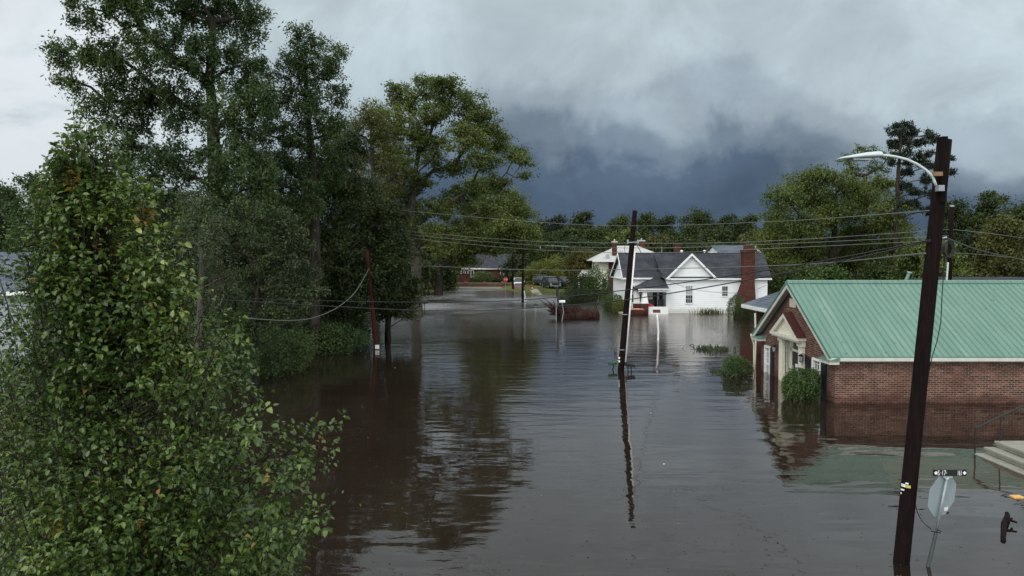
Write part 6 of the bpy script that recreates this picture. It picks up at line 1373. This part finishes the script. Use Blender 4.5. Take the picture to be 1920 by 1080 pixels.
# the pine: bare trunk, flat-topped tufts of needles
def pine():
    Y = 86.0; rs = np.random.RandomState(4)
    defs = [(1692, 236, 20, 8), (1678, 248, 18, 8), (1708, 250, 18, 9), (1698, 268, 26, 10), (1672, 272, 14, 8), (1740, 252, 16, 7), (1728, 268, 18, 8), (1752, 262, 8, 6), (1690, 290, 22, 8), (1735, 290, 20, 8), (1715, 305, 22, 8), (1745, 310, 14, 8), (1700, 325, 18, 8), (1670, 305, 10, 6), (1740, 335, 16, 8), (1690, 350, 18, 8), (1720, 360, 20, 8), (1750, 365, 14, 8), (1782, 300, 8, 6), (1785, 325, 7, 5), (1705, 385, 24, 9), (1740, 395, 18, 9)]
    b = np.array([P(1678, 560, Y)[0], Y, -.6]); tr = [np.array(P(x, y, Y)) for x, y in ((1680, 400), (1684, 320), (1690, 245))]
    cl = px_clumps(defs, Y, rs, 16, 1.6); pos, par, tips, tcl = grow(b, [b] + tr, cl, rs, step=.7, rise=.2); rad = radii(pos, par, tips, .018, .26)
    t = thing('pine_tree', 'tall dark pine with open needle tufts behind the near utility pole', 'tree', tuple(b)); V, Fq = tubes(pos, par, rad); link('trunk', npmesh('trunk', V, Fq, b), M['bark'], t, True)
    idx = np.repeat(tips, 42); n = len(idx); ax = rnd_dirs(rs, n, .5); c = pos[idx] + rs.normal(size=(n, 3)) * .13 + ax * .16
    nr = rnd_dirs(rs, n); nr -= ax * (nr * ax).sum(1, keepdims=True); nr /= np.linalg.norm(nr, axis=1, keepdims=True); L_ = rs.uniform(.14, .24, (n, 1)); w_ = .05
    V = np.stack([c - ax * L_, c + nr * w_, c + ax * L_, c - nr * w_], 1).reshape(-1, 3); i = np.arange(n)[:, None] * 4
    link('crown', npmesh('crown', V, [np.concatenate([i, i + 1, i + 2, i + 3], 1)], b), M['needle'], t)
pine()
for (px, Y, top, wpx, sd_, mt, lb) in ((1455, 98, 470, 80, 111, 'leaf_dark', 'low dark tree right of the clapboard house'), (1520, 104, 440, 110, 112, 'leaf_dark', 'dark tree behind the left half of the broad green tree'), (1610, 104, 430, 120, 113, 'leaf_dark', 'dark tree behind the right half of the broad green tree'), (1700, 100, 440, 110, 114, 'leaf_dark', 'dark tree at the foot of the pine'), (1480, 84, 505, 80, 115, 'leaf_wood', 'low bushy tree above the left end of the green roof'), (1560, 84, 500, 90, 116, 'leaf_shrub', 'low bushy tree above the green roof, second from the left'), (1650, 84, 500, 90, 117, 'leaf_wood', 'low bushy tree above the green roof vent pipe')):
    x = P(px, 0, Y)[0]; blob_tree('broadleaf_tree', lb, 'tree', x, Y, -.3, P(0, top, Y)[2] + .3, wpx * Y / F * 1.2, sd_, M[mt], .28, 'trees between the clapboard house and the near pole', 40, 13, .05, dens=6, spread=.75)
GR = 'trees beyond the green roof at the right edge'
for i, (px, Y, top, wpx, mt, lb) in enumerate(((1800, 95, 372, 80, 'leaf_wood', 'dark green tree immediately right of the near pole'), (1870, 92, 362, 90, 'leaf_wood', 'tallest tree at the right edge'), (1895, 70, 405, 90, 'leaf_olive', 'olive-yellow tree low at the right edge'), (1835, 74, 440, 90, 'leaf_dark', 'dark tree low between the slim pole and the olive one'), (1780, 70, 455, 60, 'leaf_oak', 'light green low tree behind the slim pole'), (1940, 84, 380, 90, 'leaf_wood', 'tree cut by the right edge of the picture'), (1730, 80, 450, 70, 'leaf_oak', 'green low tree behind the near pole'))):
    x = P(px, 0, Y)[0]; z0 = -.3; blob_tree('broadleaf_tree', lb, 'tree', x, Y, z0, P(0, top, Y)[2] - z0, wpx * Y / F * 1.2, 300 + i, M[mt], .27, GR, 44, 13, .05, dens=8, spread=.75)
# ---- far left trees behind the near tree
GL = 'trees behind the near leafy tree at the left edge'
for i, (px, Y, top, wpx, mt, lb) in enumerate(((60, 62, 325, 90, 'leaf_willow', 'feathery dark tree left of the near leafy tree'), (5, 70, 345, 80, 'leaf_willow', 'dark tree cut by the left edge of the picture'), (120, 66, 340, 90, 'leaf_willow', 'dark tree behind the top of the near leafy tree'), (-60, 66, 350, 120, 'leaf_dark', 'dark tree mostly beyond the left edge'), (210, 70, 345, 140, 'leaf_dark', 'dark tree behind the middle of the near leafy tree'), (330, 64, 355, 130, 'leaf_dark', 'dark tree between the near leafy tree and the tallest one'))):
    x = P(px, 0, Y)[0]; z0 = -.3; blob_tree('broadleaf_tree', lb, 'tree', x, Y, z0, P(0, top, Y)[2] - z0, wpx * Y / F * 1.2, 330 + i, M[mt], .22, GL, 44, 13, .12, dens=9, spread=.7)
# a distant wood closes the horizon on every side
def wood():
    rs = np.random.RandomState(9); n = 46000; an = rs.uniform(0, 2 * np.pi, n); R = rs.uniform(262, 300, n); hmax = 10 + 4 * np.sin(an * 23) + 3 * np.sin(an * 61 + 1) + 2.5 * np.sin(an * 140 + 2); z = hmax * rs.rand(n) ** .6
    c = np.stack([R * np.sin(an), R * np.cos(an), z + rs.normal(size=n) * .5], 1)
    V, Fl = leaves(c, rs, 1.9, .8, .4); tag(link('distant_wood', npmesh('distant_wood', V, [Fl]), M['leaf_wood'], None, True), 'dark distant wood closing the horizon all round', 'wood', kind='stuff')
wood()

# ---- fallen leaves and specks drifting on the flood
def drift():
    rs = np.random.RandomState(12); n = 420; px = rs.uniform(560, 1920, n); py = 620 + 460 * rs.rand(n) ** .9
    c = np.array([G(a, b, .006) for a, b in zip(px, py)]); keep = ~((c[:, 0] > 10.5) & (c[:, 1] > 28)); c = c[keep]
    V, Fl = leaves(c, rs, .05, .6, 6.0); V[:, 2] = np.maximum(V[:, 2], .004)
    tag(link('floating_leaves', npmesh('floating_leaves', V, [Fl]), leaf_mat('drowned_leaves', [(0, C(.03, .025, .012)), (.7, C(.10, .085, .04)), (1, C(.35, .33, .25))]), None), 'tiny leaves and specks scattered over the brown water', 'floating leaves', kind='stuff')
drift()
